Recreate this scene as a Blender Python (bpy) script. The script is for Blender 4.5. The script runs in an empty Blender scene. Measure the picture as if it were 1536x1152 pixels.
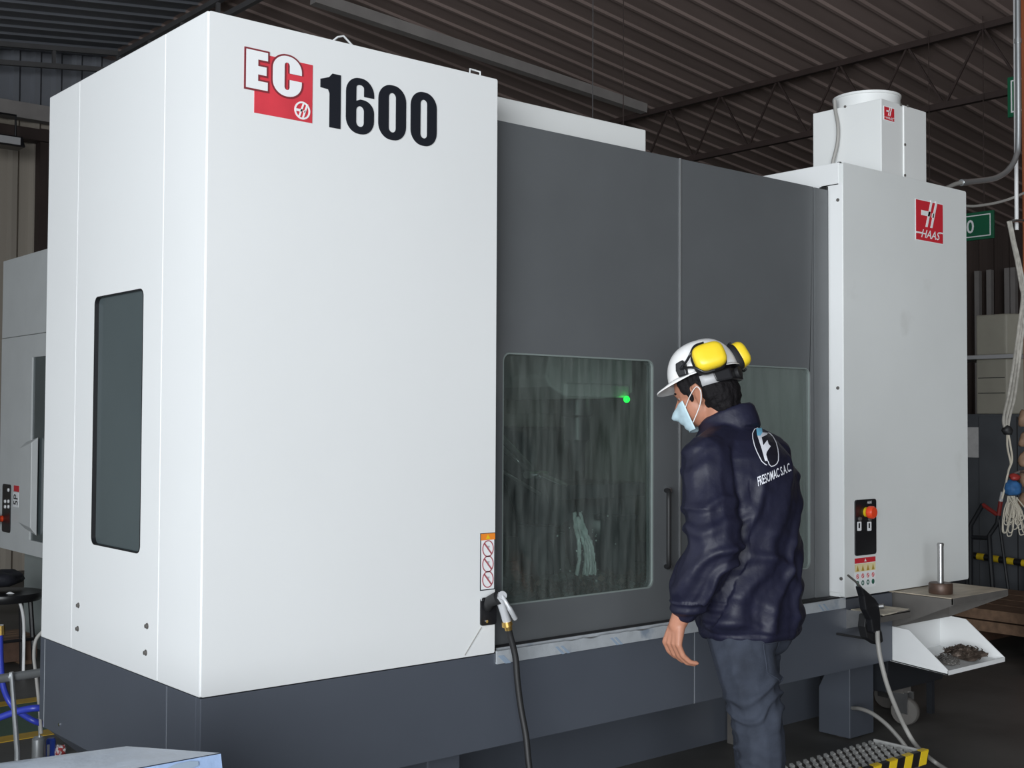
import bpy, bmesh, math, random
import numpy as np
from mathutils import Vector, Matrix, noise
from mathutils.geometry import tessellate_polygon
from mathutils.bvhtree import BVHTree

random.seed(7)
SC = bpy.context.scene
COL = SC.collection

# ------------------------------------------------------------------ camera
FPX = 1835.786
YAW, PIT, ROL = (math.radians(a) for a in (49.67554, 1.73918, -0.27684))
CAM = Vector((0, 0, 1.45))
FWD = Vector((math.cos(YAW) * math.cos(PIT), math.sin(YAW) * math.cos(PIT), math.sin(PIT)))
_r = Vector((math.sin(YAW), -math.cos(YAW), 0.0))
_d = FWD.cross(_r)
RGT = _r * math.cos(ROL) + _d * math.sin(ROL)
DWN = -_r * math.sin(ROL) + _d * math.cos(ROL)
cam = bpy.data.cameras.new('camera')
cam.sensor_fit = 'HORIZONTAL'
cam.sensor_width = 36.0
cam.lens = 36.0 * FPX / 1536.0
cam.clip_start = 0.05
cam.clip_end = 200
cam_o = bpy.data.objects.new('camera', cam)
COL.objects.link(cam_o)
cam_o.matrix_world = Matrix(((RGT.x, -DWN.x, -FWD.x, CAM.x), (RGT.y, -DWN.y, -FWD.y, CAM.y),
                             (RGT.z, -DWN.z, -FWD.z, CAM.z), (0, 0, 0, 1)))
SC.camera = cam_o

# ------------------------------------------------------------------ light
SC.view_settings.view_transform = 'Standard'
SC.view_settings.look = 'None'
SC.view_settings.gamma = 1.0
SC.view_settings.use_curve_mapping = False
SC.view_settings.exposure = 0.08
wd = bpy.data.worlds.new('overcast_sky')
SC.world = wd
wd.use_nodes = True
bg = wd.node_tree.nodes['Background']
bg.inputs['Color'].default_value = (0.80, 0.90, 1.0, 1)
bg.inputs['Strength'].default_value = 0.5


def area_light(name, loc, target, sx, sy, power, color):
    l = bpy.data.lights.new(name, 'AREA')
    l.shape = 'RECTANGLE'
    l.size, l.size_y = sx, sy
    l.energy = power
    l.color = color
    o = bpy.data.objects.new(name, l)
    COL.objects.link(o)
    o.location = loc
    o.rotation_euler = (Vector(target) - Vector(loc)).to_track_quat('-Z', 'Y').to_euler()
    return o


# daylight entering through the open left side of the hall, in the plane of that opening
area_light('daylight_open_side_offscreen', (-4.3, -3.6, 2.1), (3.0, -3.6, 2.1), 9.0, 3.6, 1250, (0.93, 0.97, 1.0))


# ------------------------------------------------------------------ pixel to place
def ray(x, y):
    return FWD + RGT * ((x - 768) / FPX) + DWN * ((y - 576) / FPX)


def on(x, y, a, v):
    q = ray(x, y)
    return CAM + q * ((v - CAM[a]) / q[a])


def PX(x, y, v): return on(x, y, 0, v)
def PY(x, y, v): return on(x, y, 1, v)
def PZ(x, y, v): return on(x, y, 2, v)
def PD(x, y, d): return CAM + ray(x, y) * d


# ------------------------------------------------------------------ materials
def mat(name, col, rough=0.5, metal=0.0, var=0.0, scale=6.0, bump=0.0, bscale=60.0, emit=None, estr=0.0,
        spec=0.5, stretch=(1, 1, 1), coat=0.0, dirt=None, dirt_scale=2.0, dirt_lo=0.55, dirt_hi=0.75):
    m = bpy.data.materials.new(name)
    m.use_nodes = True
    nt = m.node_tree
    b = nt.nodes['Principled BSDF']
    b.inputs['Base Color'].default_value = (*col, 1)
    b.inputs['Roughness'].default_value = rough
    b.inputs['Metallic'].default_value = metal
    b.inputs['Specular IOR Level'].default_value = spec
    b.inputs['Coat Weight'].default_value = coat
    tc = nt.nodes.new('ShaderNodeTexCoord')
    mp = nt.nodes.new('ShaderNodeMapping')
    mp.inputs['Scale'].default_value = stretch
    nt.links.new(tc.outputs['Object'], mp.inputs['Vector'])
    cur = None
    if var > 0:
        n = nt.nodes.new('ShaderNodeTexNoise')
        n.inputs['Scale'].default_value = scale
        n.inputs['Detail'].default_value = 5
        nt.links.new(mp.outputs['Vector'], n.inputs['Vector'])
        r = nt.nodes.new('ShaderNodeValToRGB')
        r.color_ramp.elements[0].position = 0.3
        r.color_ramp.elements[1].position = 0.7
        r.color_ramp.elements[0].color = (*[c * (1 - var) for c in col], 1)
        r.color_ramp.elements[1].color = (*[min(1, c * (1 + var)) for c in col], 1)
        nt.links.new(n.outputs['Fac'], r.inputs['Fac'])
        cur = r.outputs['Color']
    if dirt is not None:
        n = nt.nodes.new('ShaderNodeTexNoise')
        n.inputs['Scale'].default_value = dirt_scale
        n.inputs['Detail'].default_value = 8
        nt.links.new(mp.outputs['Vector'], n.inputs['Vector'])
        r = nt.nodes.new('ShaderNodeValToRGB')
        r.color_ramp.elements[0].position = dirt_lo
        r.color_ramp.elements[1].position = dirt_hi
        r.color_ramp.elements[0].color = (0, 0, 0, 1)
        r.color_ramp.elements[1].color = (1, 1, 1, 1)
        nt.links.new(n.outputs['Fac'], r.inputs['Fac'])
        mx = nt.nodes.new('ShaderNodeMix')
        mx.data_type = 'RGBA'
        nt.links.new(r.outputs['Color'], mx.inputs['Factor'])
        if cur is None:
            mx.inputs['A'].default_value = (*col, 1)
        else:
            nt.links.new(cur, mx.inputs['A'])
        mx.inputs['B'].default_value = (*dirt, 1)
        cur = mx.outputs['Result']
    if cur is not None:
        nt.links.new(cur, b.inputs['Base Color'])
    if bump > 0:
        n = nt.nodes.new('ShaderNodeTexNoise')
        n.inputs['Scale'].default_value = bscale
        n.inputs['Detail'].default_value = 4
        nt.links.new(mp.outputs['Vector'], n.inputs['Vector'])
        bp = nt.nodes.new('ShaderNodeBump')
        bp.inputs['Strength'].default_value = bump
        bp.inputs['Distance'].default_value = 0.01
        nt.links.new(n.outputs['Fac'], bp.inputs['Height'])
        nt.links.new(bp.outputs['Normal'], b.inputs['Normal'])
    if emit is not None:
        b.inputs['Emission Color'].default_value = (*emit, 1)
        b.inputs['Emission Strength'].default_value = estr
    return m


def wet_glass(name, tint, haze_col, lo, hi, sx=9.0, sz=1.2):
    """door glass wetted by coolant: clear sheet with vertical milky runs"""
    m = bpy.data.materials.new(name)
    m.use_nodes = True
    nt = m.node_tree
    for n in list(nt.nodes):
        nt.nodes.remove(n)
    out = nt.nodes.new('ShaderNodeOutputMaterial')
    tr = nt.nodes.new('ShaderNodeBsdfTransparent')
    tr.inputs['Color'].default_value = (*tint, 1)
    gl = nt.nodes.new('ShaderNodeBsdfGlossy')
    gl.inputs['Roughness'].default_value = 0.06
    df = nt.nodes.new('ShaderNodeBsdfDiffuse')
    df.inputs['Color'].default_value = (*haze_col, 1)
    tc = nt.nodes.new('ShaderNodeTexCoord')
    mp = nt.nodes.new('ShaderNodeMapping')
    mp.inputs['Scale'].default_value = (sx, sx, sz)
    ns = nt.nodes.new('ShaderNodeTexNoise')
    ns.inputs['Scale'].default_value = 6.0
    ns.inputs['Detail'].default_value = 7
    rp = nt.nodes.new('ShaderNodeMapRange')
    rp.inputs['From Min'].default_value = 0.3
    rp.inputs['From Max'].default_value = 0.75
    rp.inputs['To Min'].default_value = lo
    rp.inputs['To Max'].default_value = hi
    nt.links.new(tc.outputs['Object'], mp.inputs['Vector'])
    nt.links.new(mp.outputs['Vector'], ns.inputs['Vector'])
    nt.links.new(ns.outputs['Fac'], rp.inputs['Value'])
    m1 = nt.nodes.new('ShaderNodeMixShader')
    nt.links.new(rp.outputs['Result'], m1.inputs['Fac'])
    nt.links.new(tr.outputs['BSDF'], m1.inputs[1])
    nt.links.new(df.outputs['BSDF'], m1.inputs[2])
    fr = nt.nodes.new('ShaderNodeLayerWeight')
    fr.inputs['Blend'].default_value = 0.12
    m2 = nt.nodes.new('ShaderNodeMixShader')
    nt.links.new(fr.outputs['Facing'], m2.inputs['Fac'])
    nt.links.new(m1.outputs['Shader'], m2.inputs[1])
    nt.links.new(gl.outputs['BSDF'], m2.inputs[2])
    nt.links.new(m2.outputs['Shader'], out.inputs['Surface'])
    return m


M = {}
M['white'] = mat('white_powder_coat', (0.79, 0.80, 0.80), 0.32, var=0.012, scale=2.0, bump=0.02, bscale=300)
M['white2'] = mat('light_grey_coat', (0.77, 0.78, 0.77), 0.35, var=0.02, scale=2.0)
M['cabw'] = mat('cabinet_grey_white_coat', (0.77, 0.79, 0.78), 0.38, var=0.02, scale=3.0, dirt=(0.66, 0.67, 0.65),
                dirt_scale=3.5, dirt_lo=0.66, dirt_hi=0.8)
M['door'] = mat('charcoal_coat', (0.110, 0.117, 0.123), 0.34, var=0.06, scale=3.0, dirt=(0.125, 0.13, 0.13),
                dirt_scale=2.2, dirt_lo=0.62, dirt_hi=0.8)
M['door2'] = mat('mid_charcoal_coat', (0.13, 0.137, 0.142), 0.35, var=0.04)
M['apron'] = mat('charcoal_skirt_coat', (0.080, 0.090, 0.111), 0.34, var=0.05, scale=3.0)
M['black'] = mat('black_plastic', (0.012, 0.012, 0.014), 0.35)
M['rubber'] = mat('black_rubber', (0.014, 0.014, 0.015), 0.55)
M['dark'] = mat('dark_cavity', (0.02, 0.02, 0.022), 0.7)
M['silver'] = mat('film_covered_steel', (0.48, 0.51, 0.54), 0.38, metal=0.25, var=0.12, scale=14, bump=0.15, bscale=40,
                  stretch=(1, 1, 1), dirt=(0.28, 0.33, 0.40), dirt_scale=9, dirt_lo=0.60, dirt_hi=0.70)
M['film_blue'] = mat('blue_film_print', (0.27, 0.34, 0.43), 0.5)
M['steel'] = mat('bare_steel', (0.42, 0.42, 0.42), 0.32, metal=0.9, var=0.1, scale=20)
M['steel_dark'] = mat('dull_steel', (0.16, 0.15, 0.14), 0.5, metal=0.4, var=0.15, scale=8)
M['alloy'] = mat('cast_alloy', (0.60, 0.61, 0.63), 0.38, metal=0.35, var=0.06)
M['chrome'] = mat('bright_chrome', (0.85, 0.85, 0.86), 0.12, metal=1.0)
M['zinc'] = mat('zinc_conduit', (0.55, 0.57, 0.58), 0.3, metal=0.8, var=0.06)
M['brass'] = mat('brass', (0.62, 0.40, 0.12), 0.3, metal=0.9)
M['red'] = mat('logo_red', (0.62, 0.025, 0.04), 0.4)
M['redlogo'] = mat('printed_red_fade', (0.66, 0.05, 0.07), 0.32, var=0.12, scale=8)
M['ink'] = mat('lettering_black', (0.010, 0.012, 0.018), 0.35)
M['signwhite'] = mat('print_white', (0.86, 0.87, 0.88), 0.4)
M['outline'] = mat('outline_dark_red', (0.22, 0.03, 0.04), 0.45)
M['orange'] = mat('warning_orange', (0.90, 0.27, 0.03), 0.5)
M['yellow'] = mat('safety_yellow', (0.80, 0.56, 0.02), 0.4, var=0.05)
M['muff'] = mat('earmuff_yellow', (0.86, 0.62, 0.03), 0.32)
M['estop'] = mat('emergency_red', (0.85, 0.07, 0.02), 0.35)
M['roof'] = mat('brown_roof_sheet', (0.27, 0.205, 0.185), 0.6, var=0.14, scale=1.2, stretch=(0.4, 3, 1))
M['roofL'] = mat('grey_roof_sheet', (0.19, 0.20, 0.225), 0.65, var=0.15, scale=1.2)
M['truss'] = mat('grey_truss_paint', (0.10, 0.098, 0.10), 0.6, var=0.1)
M['trussb'] = mat('brown_truss_paint', (0.040, 0.026, 0.023), 0.6, var=0.15)
M['beamg'] = mat('grey_beam_paint', (0.28, 0.26, 0.25), 0.6, var=0.08)
M['tan'] = mat('tan_wall_sheet', (0.36, 0.32, 0.27), 0.6, var=0.12, scale=0.8, stretch=(6, 1, 0.2))
M['brownwall'] = mat('brown_wall_sheet', (0.060, 0.042, 0.036), 0.65, var=0.25, scale=1.0, stretch=(1, 5, 0.2))
M['concrete'] = mat('worn_concrete', (0.105, 0.102, 0.096), 0.55, var=0.25, scale=1.6, bump=0.1, bscale=30,
                    dirt=(0.045, 0.042, 0.038), dirt_scale=1.3, dirt_lo=0.5, dirt_hi=0.7)
M['green_floor'] = mat('green_floor_paint', (0.055, 0.115, 0.075), 0.5, var=0.15, scale=4)
M['yellow_floor'] = mat('yellow_floor_paint', (0.55, 0.34, 0.03), 0.5, var=0.15, scale=9)
M['orange_col'] = mat('orange_column_paint', (0.30, 0.085, 0.03), 0.5, var=0.1)
M['glass_side'] = mat('tinted_side_glass', (0.075, 0.095, 0.10), 0.12, var=0.10, scale=1.5, spec=0.6)
M['signgreen'] = mat('sign_green', (0.008, 0.12, 0.055), 0.4)
M['green_led'] = mat('green_lamp', (0.0, 0.5, 0.05), 0.3, emit=(0.0, 1.0, 0.06), estr=3.0)
M['inner'] = mat('wet_inner_wall', (0.33, 0.345, 0.315), 0.35, var=0.15, scale=3, stretch=(6, 6, 0.5))
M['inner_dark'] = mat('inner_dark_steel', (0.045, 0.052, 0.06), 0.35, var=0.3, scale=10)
M['seal'] = mat('clear_window_seal', (0.20, 0.235, 0.225), 0.4)
M['coolant'] = mat('coolant_water', (0.55, 0.62, 0.60), 0.12, var=0.2, scale=25, bump=0.4, bscale=50)
M['navy'] = mat('navy_jacket_cloth', (0.0100, 0.0105, 0.0265), 0.55, var=0.10, scale=30, bump=0.45, bscale=16, spec=0.35)
M['jeans'] = mat('faded_dark_denim', (0.034, 0.040, 0.056), 0.85, var=0.30, scale=14, bump=0.12, bscale=350, spec=0.2)
M['skin'] = mat('skin', (0.42, 0.19, 0.12), 0.5, var=0.08, scale=25)
M['hair'] = mat('black_hair', (0.006, 0.005, 0.006), 0.75, bump=0.4, bscale=160, spec=0.2)
M['mask'] = mat('light_blue_mask', (0.50, 0.66, 0.73), 0.7, var=0.08, scale=40)
M['maskw'] = mat('white_mask_cord', (0.8, 0.8, 0.8), 0.6)
M['helmet'] = mat('white_helmet_shell', (0.90, 0.89, 0.88), 0.28)
M['grey_pl'] = mat('grey_plastic', (0.45, 0.45, 0.46), 0.5)
M['boot'] = mat('black_boot', (0.015, 0.014, 0.013), 0.5)
M['eyew'] = mat('eye_white', (0.40, 0.36, 0.33), 0.5)
M['logo_cyan'] = mat('embroidery_blue', (0.18, 0.55, 0.80), 0.6)
M['embw'] = mat('embroidery_white', (0.75, 0.76, 0.82), 0.6)
M['embdark'] = mat('embroidery_dark', (0.004, 0.004, 0.012), 0.6)
M['locker'] = mat('grey_locker_paint', (0.088, 0.094, 0.104), 0.5, var=0.1)
M['beige'] = mat('beige_box_paint', (0.36, 0.34, 0.28), 0.5, var=0.06)
M['wood'] = mat('raw_timber', (0.22, 0.135, 0.085), 0.7, var=0.25, scale=3, stretch=(1, 8, 8))
M['woodtop'] = mat('worn_bench_top', (0.42, 0.36, 0.28), 0.55, var=0.18, scale=7, stretch=(1, 3, 1))
M['rust'] = mat('rusty_steel', (0.11, 0.062, 0.042), 0.65, var=0.3, scale=12)
M['rope'] = mat('pale_cord', (0.50, 0.46, 0.38), 0.8)
M['strap'] = mat('grey_webbing', (0.40, 0.38, 0.34), 0.8, var=0.2, scale=40)
M['bluecloth'] = mat('blue_cloth', (0.02, 0.10, 0.26), 0.7, var=0.2, scale=30)
M['bluehose'] = mat('blue_hose', (0.035, 0.055, 0.42), 0.35)
M['bluecan'] = mat('blue_can', (0.03, 0.07, 0.40), 0.3)
M['cable'] = mat('grey_cable', (0.34, 0.33, 0.31), 0.5)
M['redpaint'] = mat('red_frame_paint', (0.30, 0.03, 0.025), 0.45)
M['blackpaint'] = mat('black_frame_paint', (0.018, 0.020, 0.024), 0.45)
M['paper'] = mat('paper', (0.62, 0.61, 0.60), 0.7, var=0.06, scale=30)
M['soiled_paper'] = mat('soiled_card', (0.52, 0.47, 0.38), 0.7, var=0.3, scale=22)
M['wrap'] = mat('cloudy_plastic_film', (0.55, 0.61, 0.70), 0.35, var=0.14, scale=9, bump=0.6, bscale=12)
M['wrapblue'] = mat('blue_plastic_film', (0.33, 0.45, 0.68), 0.35, var=0.14, scale=9, bump=0.6, bscale=12)
M['bagblack'] = mat('black_bag_cloth', (0.012, 0.013, 0.02), 0.7, bump=0.3, bscale=40)
M['m2'] = mat('second_machine_white', (0.58, 0.60, 0.60), 0.4, var=0.03)
M['m2base'] = mat('second_machine_base', (0.30, 0.33, 0.32), 0.45, var=0.05)
M['grating'] = mat('galvanised_grating', (0.60, 0.60, 0.58), 0.45, metal=0.3, var=0.15, scale=12)
M['chips'] = mat('metal_chips', (0.10, 0.075, 0.06), 0.5, metal=0.5, var=0.4, scale=40)
M['cutter'] = mat('brown_oiled_steel', (0.085, 0.050, 0.036), 0.45, metal=0.3, var=0.3, scale=25)
M['glass_door'] = wet_glass('wet_door_glass', (0.80, 0.86, 0.84), (0.50, 0.55, 0.53), 0.012, 0.13, 7.0, 0.9)
M['glass_fog'] = wet_glass('fogged_door_glass', (0.72, 0.78, 0.76), (0.42, 0.48, 0.46), 0.22, 0.34, 5.0, 0.7)

# ------------------------------------------------------------------ mesh building
WO = {}          # world position of every object's origin


class MB:
    def __init__(s):
        s.v, s.f = [], []

    def add(s, vs, fs):
        k = len(s.v)
        s.v += [Vector(p) for p in vs]
        s.f += [tuple(i + k for i in f) for f in fs]
        return s

    def box(s, x0, x1, y0, y1, z0, z1):
        return s.add([(x0, y0, z0), (x1, y0, z0), (x1, y1, z0), (x0, y1, z0), (x0, y0, z1), (x1, y0, z1), (x1, y1, z1),
                      (x0, y1, z1)], [(3, 2, 1, 0), (4, 5, 6, 7), (0, 1, 5, 4), (1, 2, 6, 5), (2, 3, 7, 6), (3, 0, 4, 7)])

    def hull8(s, bot, top):
        n = len(bot)
        fs = [tuple(reversed(range(n))), tuple(range(n, 2 * n))]
        fs += [(i, (i + 1) % n, n + (i + 1) % n, n + i) for i in range(n)]
        return s.add(list(bot) + list(top), fs)

    def obox(s, p0, p1, w, h, up=(0, 0, 1)):
        """bar from p0 to p1, w across, h along up"""
        p0, p1 = Vector(p0), Vector(p1)
        d = (p1 - p0).normalized()
        u = Vector(up)
        sd = d.cross(u)
        if sd.length < 1e-4:
            sd = d.cross(Vector((1, 0, 0)))
        sd.normalize()
        u = sd.cross(d).normalized()
        c = [(-w / 2, -h / 2), (w / 2, -h / 2), (w / 2, h / 2), (-w / 2, h / 2)]
        return s.hull8([p0 + sd * a + u * b for a, b in c], [p1 + sd * a + u * b for a, b in c])

    def tube(s, pts, r, n=10, caps=True, closed=False):
        pts = [Vector(p) for p in pts]
        rs = r if isinstance(r, (list, tuple)) else [r] * len(pts)
        m = len(pts)
        rings = []
        prev = None
        for i, p in enumerate(pts):
            if closed:
                t = pts[(i + 1) % m] - pts[i - 1]
            else:
                t = pts[min(i + 1, m - 1)] - pts[max(i - 1, 0)]
            t.normalize()
            if prev is None:
                a = Vector((0, 0, 1)) if abs(t.z) < 0.9 else Vector((1, 0, 0))
                u = t.cross(a).normalized()
            else:
                u = prev - t * prev.dot(t)
                if u.length < 1e-5:
                    u = t.orthogonal()
                u.normalize()
            prev = u
            w = t.cross(u)
            rings.append([p + (u * math.cos(2 * math.pi * k / n) + w * math.sin(2 * math.pi * k / n)) * rs[i] for k in range(n)])
        vs = [q for rg in rings for q in rg]
        fs = []
        for i in range(m if closed else m - 1):
            j = (i + 1) % m
            for k in range(n):
                fs.append((i * n + k, i * n + (k + 1) % n, j * n + (k + 1) % n, j * n + k))
        if caps and not closed:
            fs += [tuple(reversed(range(n))), tuple(range((m - 1) * n, m * n))]
        return s.add(vs, fs)

    def lathe(s, prof, c, axis=(0, 0, 1), n=24):
        """prof: (radius, height) pairs along the axis"""
        ax = Vector(axis).normalized()
        u = ax.orthogonal().normalized()
        w = ax.cross(u)
        c = Vector(c)
        vs = []
        for r, h in prof:
            for k in range(n):
                a = 2 * math.pi * k / n
                vs.append(c + ax * h + (u * math.cos(a) + w * math.sin(a)) * max(r, 1e-5))
        fs = []
        for i in range(len(prof) - 1):
            for k in range(n):
                fs.append((i * n + k, i * n + (k + 1) % n, (i + 1) * n + (k + 1) % n, (i + 1) * n + k))
        fs += [tuple(reversed(range(n))), tuple(range((len(prof) - 1) * n, len(prof) * n))]
        return s.add(vs, fs)

    def ball(s, c, r, n=12, m=8):
        c = Vector(c)
        rr = r if isinstance(r, (tuple, list)) else (r, r, r)
        vs = [c + Vector((0, 0, -rr[2]))]
        for i in range(1, m):
            t = math.pi * i / m
            for k in range(n):
                a = 2 * math.pi * k / n
                vs.append(c + Vector((rr[0] * math.sin(t) * math.cos(a), rr[1] * math.sin(t) * math.sin(a), -rr[2] * math.cos(t))))
        vs.append(c + Vector((0, 0, rr[2])))
        fs = [(0, 1 + (k + 1) % n, 1 + k) for k in range(n)]
        for i in range(m - 2):
            for k in range(n):
                a = 1 + i * n
                fs.append((a + k, a + (k + 1) % n, a + n + (k + 1) % n, a + n + k))
        e = len(vs) - 1
        a = 1 + (m - 2) * n
        fs += [(e, a + k, a + (k + 1) % n) for k in range(n)]
        return s.add(vs, fs)

    def prism(s, loops, axis, c0, c1, fn=None):
        """flat outline (first loop) with holes (other loops), thick from c0 to c1 along axis"""
        def put(a, b, c):
            if fn:
                return fn(a, b, c)
            return (a, c, b) if axis == 1 else ((c, a, b) if axis == 0 else (a, b, c))
        tris = tessellate_polygon([[Vector((a, b, 0)) for a, b in lp] for lp in loops])
        flat = [p for lp in loops for p in lp]
        n = len(flat)
        vs = [put(a, b, c0) for a, b in flat] + [put(a, b, c1) for a, b in flat]
        fs = [tuple(t) for t in tris] + [tuple(n + i for i in reversed(t)) for t in tris]
        k = 0
        for lp in loops:
            m = len(lp)
            for i in range(m):
                j = (i + 1) % m
                fs.append((k + i, k + j, n + k + j, n + k + i))
            k += m
        return s.add(vs, fs)

    def build(s, name, m, parent=None, org=None, smooth=None, bevel=0.0, seg=2):
        if parent is not None:
            o0 = WO[parent.name]
        elif org is not None:
            o0 = Vector(org)
        else:
            lo = [min(p[i] for p in s.v) for i in range(3)]
            hi = [max(p[i] for p in s.v) for i in range(3)]
            o0 = Vector(((lo[0] + hi[0]) / 2, (lo[1] + hi[1]) / 2, lo[2]))
        bm = bmesh.new()
        vs = [bm.verts.new(p - o0) for p in s.v]
        for f in s.f:
            try:
                bm.faces.new([vs[i] for i in f])
            except ValueError:
                pass
        bmesh.ops.recalc_face_normals(bm, faces=bm.faces)
        me = bpy.data.meshes.new(name)
        bm.to_mesh(me)
        bm.free()
        return link(name, me, m, parent, o0, smooth, bevel, seg)


def link(name, me, m, parent, o0, smooth=None, bevel=0.0, seg=2):
    if m is not None and not me.materials:
        me.materials.append(M[m] if isinstance(m, str) else m)
    o = bpy.data.objects.new(name, me)
    COL.objects.link(o)
    if parent is None:
        o.location = o0
    else:
        o.parent = parent
    if smooth is not None:
        me.shade_smooth()
        me.set_sharp_from_angle(angle=math.radians(smooth))
    if bevel > 0:
        b = o.modifiers.new('bevel', 'BEVEL')
        b.width = bevel
        b.segments = seg
        b.limit_method = 'ANGLE'
        b.angle_limit = math.radians(40)
        b.harden_normals = False
    WO[o.name] = Vector(o0)
    return o


def thing(name, loc, label, cat, group=None, kind=None):
    o = bpy.data.objects.new(name, None)
    COL.objects.link(o)
    o.location = loc
    o.empty_display_size = 0.1
    WO[o.name] = Vector(loc)
    return tag(o, label, cat, group, kind)


def tag(o, label=None, cat=None, group=None, kind=None):
    if label:
        o['label'] = label
    if cat:
        o['category'] = cat
    if group:
        o['group'] = group
    if kind:
        o['kind'] = kind
    return o


def share(o, name, loc, parent=None):
    c = o.copy()
    c.name = name
    COL.objects.link(c)
    c.location = Vector(loc)
    c.parent = parent
    return c


def rrect(x0, x1, z0, z1, r, n=6):
    pts = []
    for cx, cz, a0 in ((x1 - r, z1 - r, 0), (x0 + r, z1 - r, 90), (x0 + r, z0 + r, 180), (x1 - r, z0 + r, 270)):
        for k in range(n + 1):
            a = math.radians(a0 + 90 * k / n)
            pts.append((cx + r * math.cos(a), cz + r * math.sin(a)))
    return pts


def rect(x0, x1, z0, z1):
    return [(x1, z1), (x0, z1), (x0, z0), (x1, z0)]


def arc(cx, cz, rx, rz, a0, a1, n):
    return [(cx + rx * math.cos(math.radians(a0 + (a1 - a0) * k / n)), cz + rz * math.sin(math.radians(a0 + (a1 - a0) * k / n)))
            for k in range(n + 1)]


def bez(pts, n=8):
    """smooth line through pts (Catmull-Rom)"""
    P = [Vector(p) for p in pts]
    P = [P[0] * 2 - P[1]] + P + [P[-1] * 2 - P[-2]]
    out = []
    for i in range(1, len(P) - 2):
        a, b, c, d = P[i - 1], P[i], P[i + 1], P[i + 2]
        for k in range(n):
            t = k / n
            out.append(0.5 * ((2 * b) + (c - a) * t + (2 * a - 5 * b + 4 * c - d) * t * t + (3 * b - a - 3 * c + d) * t ** 3))
    out.append(P[-2])
    return out


def text_mesh(s, shear=0.0):
    """outlines of a line of type as (verts2d, faces), unit height about 0.7"""
    cu = bpy.data.curves.new('lettering', 'FONT')
    cu.body = s
    cu.shear = shear
    cu.offset = 0.012
    cu.resolution_u = 3
    o = bpy.data.objects.new('lettering', cu)
    COL.objects.link(o)
    dg = bpy.context.evaluated_depsgraph_get()
    me = bpy.data.meshes.new_from_object(o.evaluated_get(dg))
    vs = [(v.co.x, v.co.y) for v in me.vertices]
    fs = [tuple(p.vertices) for p in me.polygons]
    bpy.data.objects.remove(o)
    bpy.data.meshes.remove(me)
    bpy.data.curves.remove(cu)
    x0, x1 = min(a for a, b in vs), max(a for a, b in vs)
    z0, z1 = min(b for a, b in vs), max(b for a, b in vs)
    return [((a - x0) / (x1 - x0), (b - z0) / (z1 - z0)) for a, b in vs], fs

# ================================================================== THE HALL
RX, RZ, RS = 4.75, 5.09, 0.12          # ridge line and roof slope


def roof_z(x):
    return RZ - RS * abs(x - RX)


fl = MB().box(-8, 16, -9, 13, -0.1, 0).build('floor', 'concrete', org=(0, 0, 0))
tag(fl, kind='structure')
# painted walkway behind the machine
ya, yb = 5.735, 6.44
MB().box(-7.9, 15.9, ya, yb, 0.0, 0.002).build('green_walkway', 'green_floor', fl)
MB().box(-7.9, 15.9, ya - 0.05, ya + 0.05, 0.0, 0.003).build('yellow_line', 'yellow_floor', fl)
MB().box(-7.9, 15.9, yb - 0.05, yb + 0.05, 0.0, 0.003).build('yellow_line', 'yellow_floor', fl)

ceil = bpy.data.objects.new('ceiling', None)
COL.objects.link(ceil)
WO['ceiling'] = Vector((0, 0, 0))
tag(ceil, kind='structure')


def rib_profile(w, pitch, top, foot, h):
    """one sheet's section: flat pans with raised trapezoid ribs"""
    pts = [(0.0, 0.0)]
    k = 0
    while (k + 0.5) * pitch < w:
        c = (k + 0.5) * pitch
        pts += [(c - foot / 2, 0), (c - top / 2, h), (c + top / 2, h), (c + foot / 2, 0)]
        k += 1
    pts.append((w, 0.0))
    return pts


def sheet_mesh(a, b, prof, across, h_dir, thick=0.004):
    """extrude the section from a to b"""
    a, b, across, h_dir = Vector(a), Vector(b), Vector(across), Vector(h_dir)
    mb = MB()
    n = len(prof)
    sec = [across * u + h_dir * v for u, v in prof] + [across * u + h_dir * (v - thick) for u, v in reversed(prof)]
    mb.hull8([a + q for q in sec], [b + q for q in sec])
    mb.f = [f for f in mb.f if len(f) == 4]
    return mb


prof = rib_profile(1.0, 0.25, 0.03, 0.06, 0.018)
spans = [(RX, 8.85, 'roof'), (8.85, 15.5, 'roof'), (-4.0, RX, 'roofL')]
for xa, xb, mm in spans:
    za, zb = roof_z(xa), roof_z(xb)
    first = None
    for y in range(-5, 13):
        if first is None:
            first = sheet_mesh((xa, y, za), (xb, y, zb), prof, (0, 1, 0), (0, 0, -1)).build('roof_sheet', mm, ceil)
            y_first = y
        else:
            share(first, 'roof_sheet', (0, y - y_first, 0), ceil)

# back wall
wb = bpy.data.objects.new('wall_back', None)
COL.objects.link(wb)
WO['wall_back'] = Vector((0, 0, 0))
tag(wb, kind='structure')
profw = rib_profile(1.0, 0.2, 0.05, 0.11, 0.045)
zt = PY(0, 150, 11.85).z
firsts = {}
for x in range(-8, 16):
    mm = 'tan'
    top = zt
    if mm not in firsts:
        firsts[mm] = (sheet_mesh((x, 12.0, 0), (x, 12.0, top), profw, (1, 0, 0), (0, -1, 0)).build('wall_sheet', mm, wb), x)
    else:
        share(firsts[mm][0], 'wall_sheet', (x - firsts[mm][1], 0, 0), wb)
firsts = None
for x in range(-8, 16):
    if firsts is None:
        firsts = (sheet_mesh((x, 12.0, zt), (x, 12.0, 5.25), profw, (1, 0, 0), (0, -1, 0)).build('gable_sheet', 'roofL', wb), x)
    else:
        share(firsts[0], 'gable_sheet', (x - firsts[1], 0, 0), wb)
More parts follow.
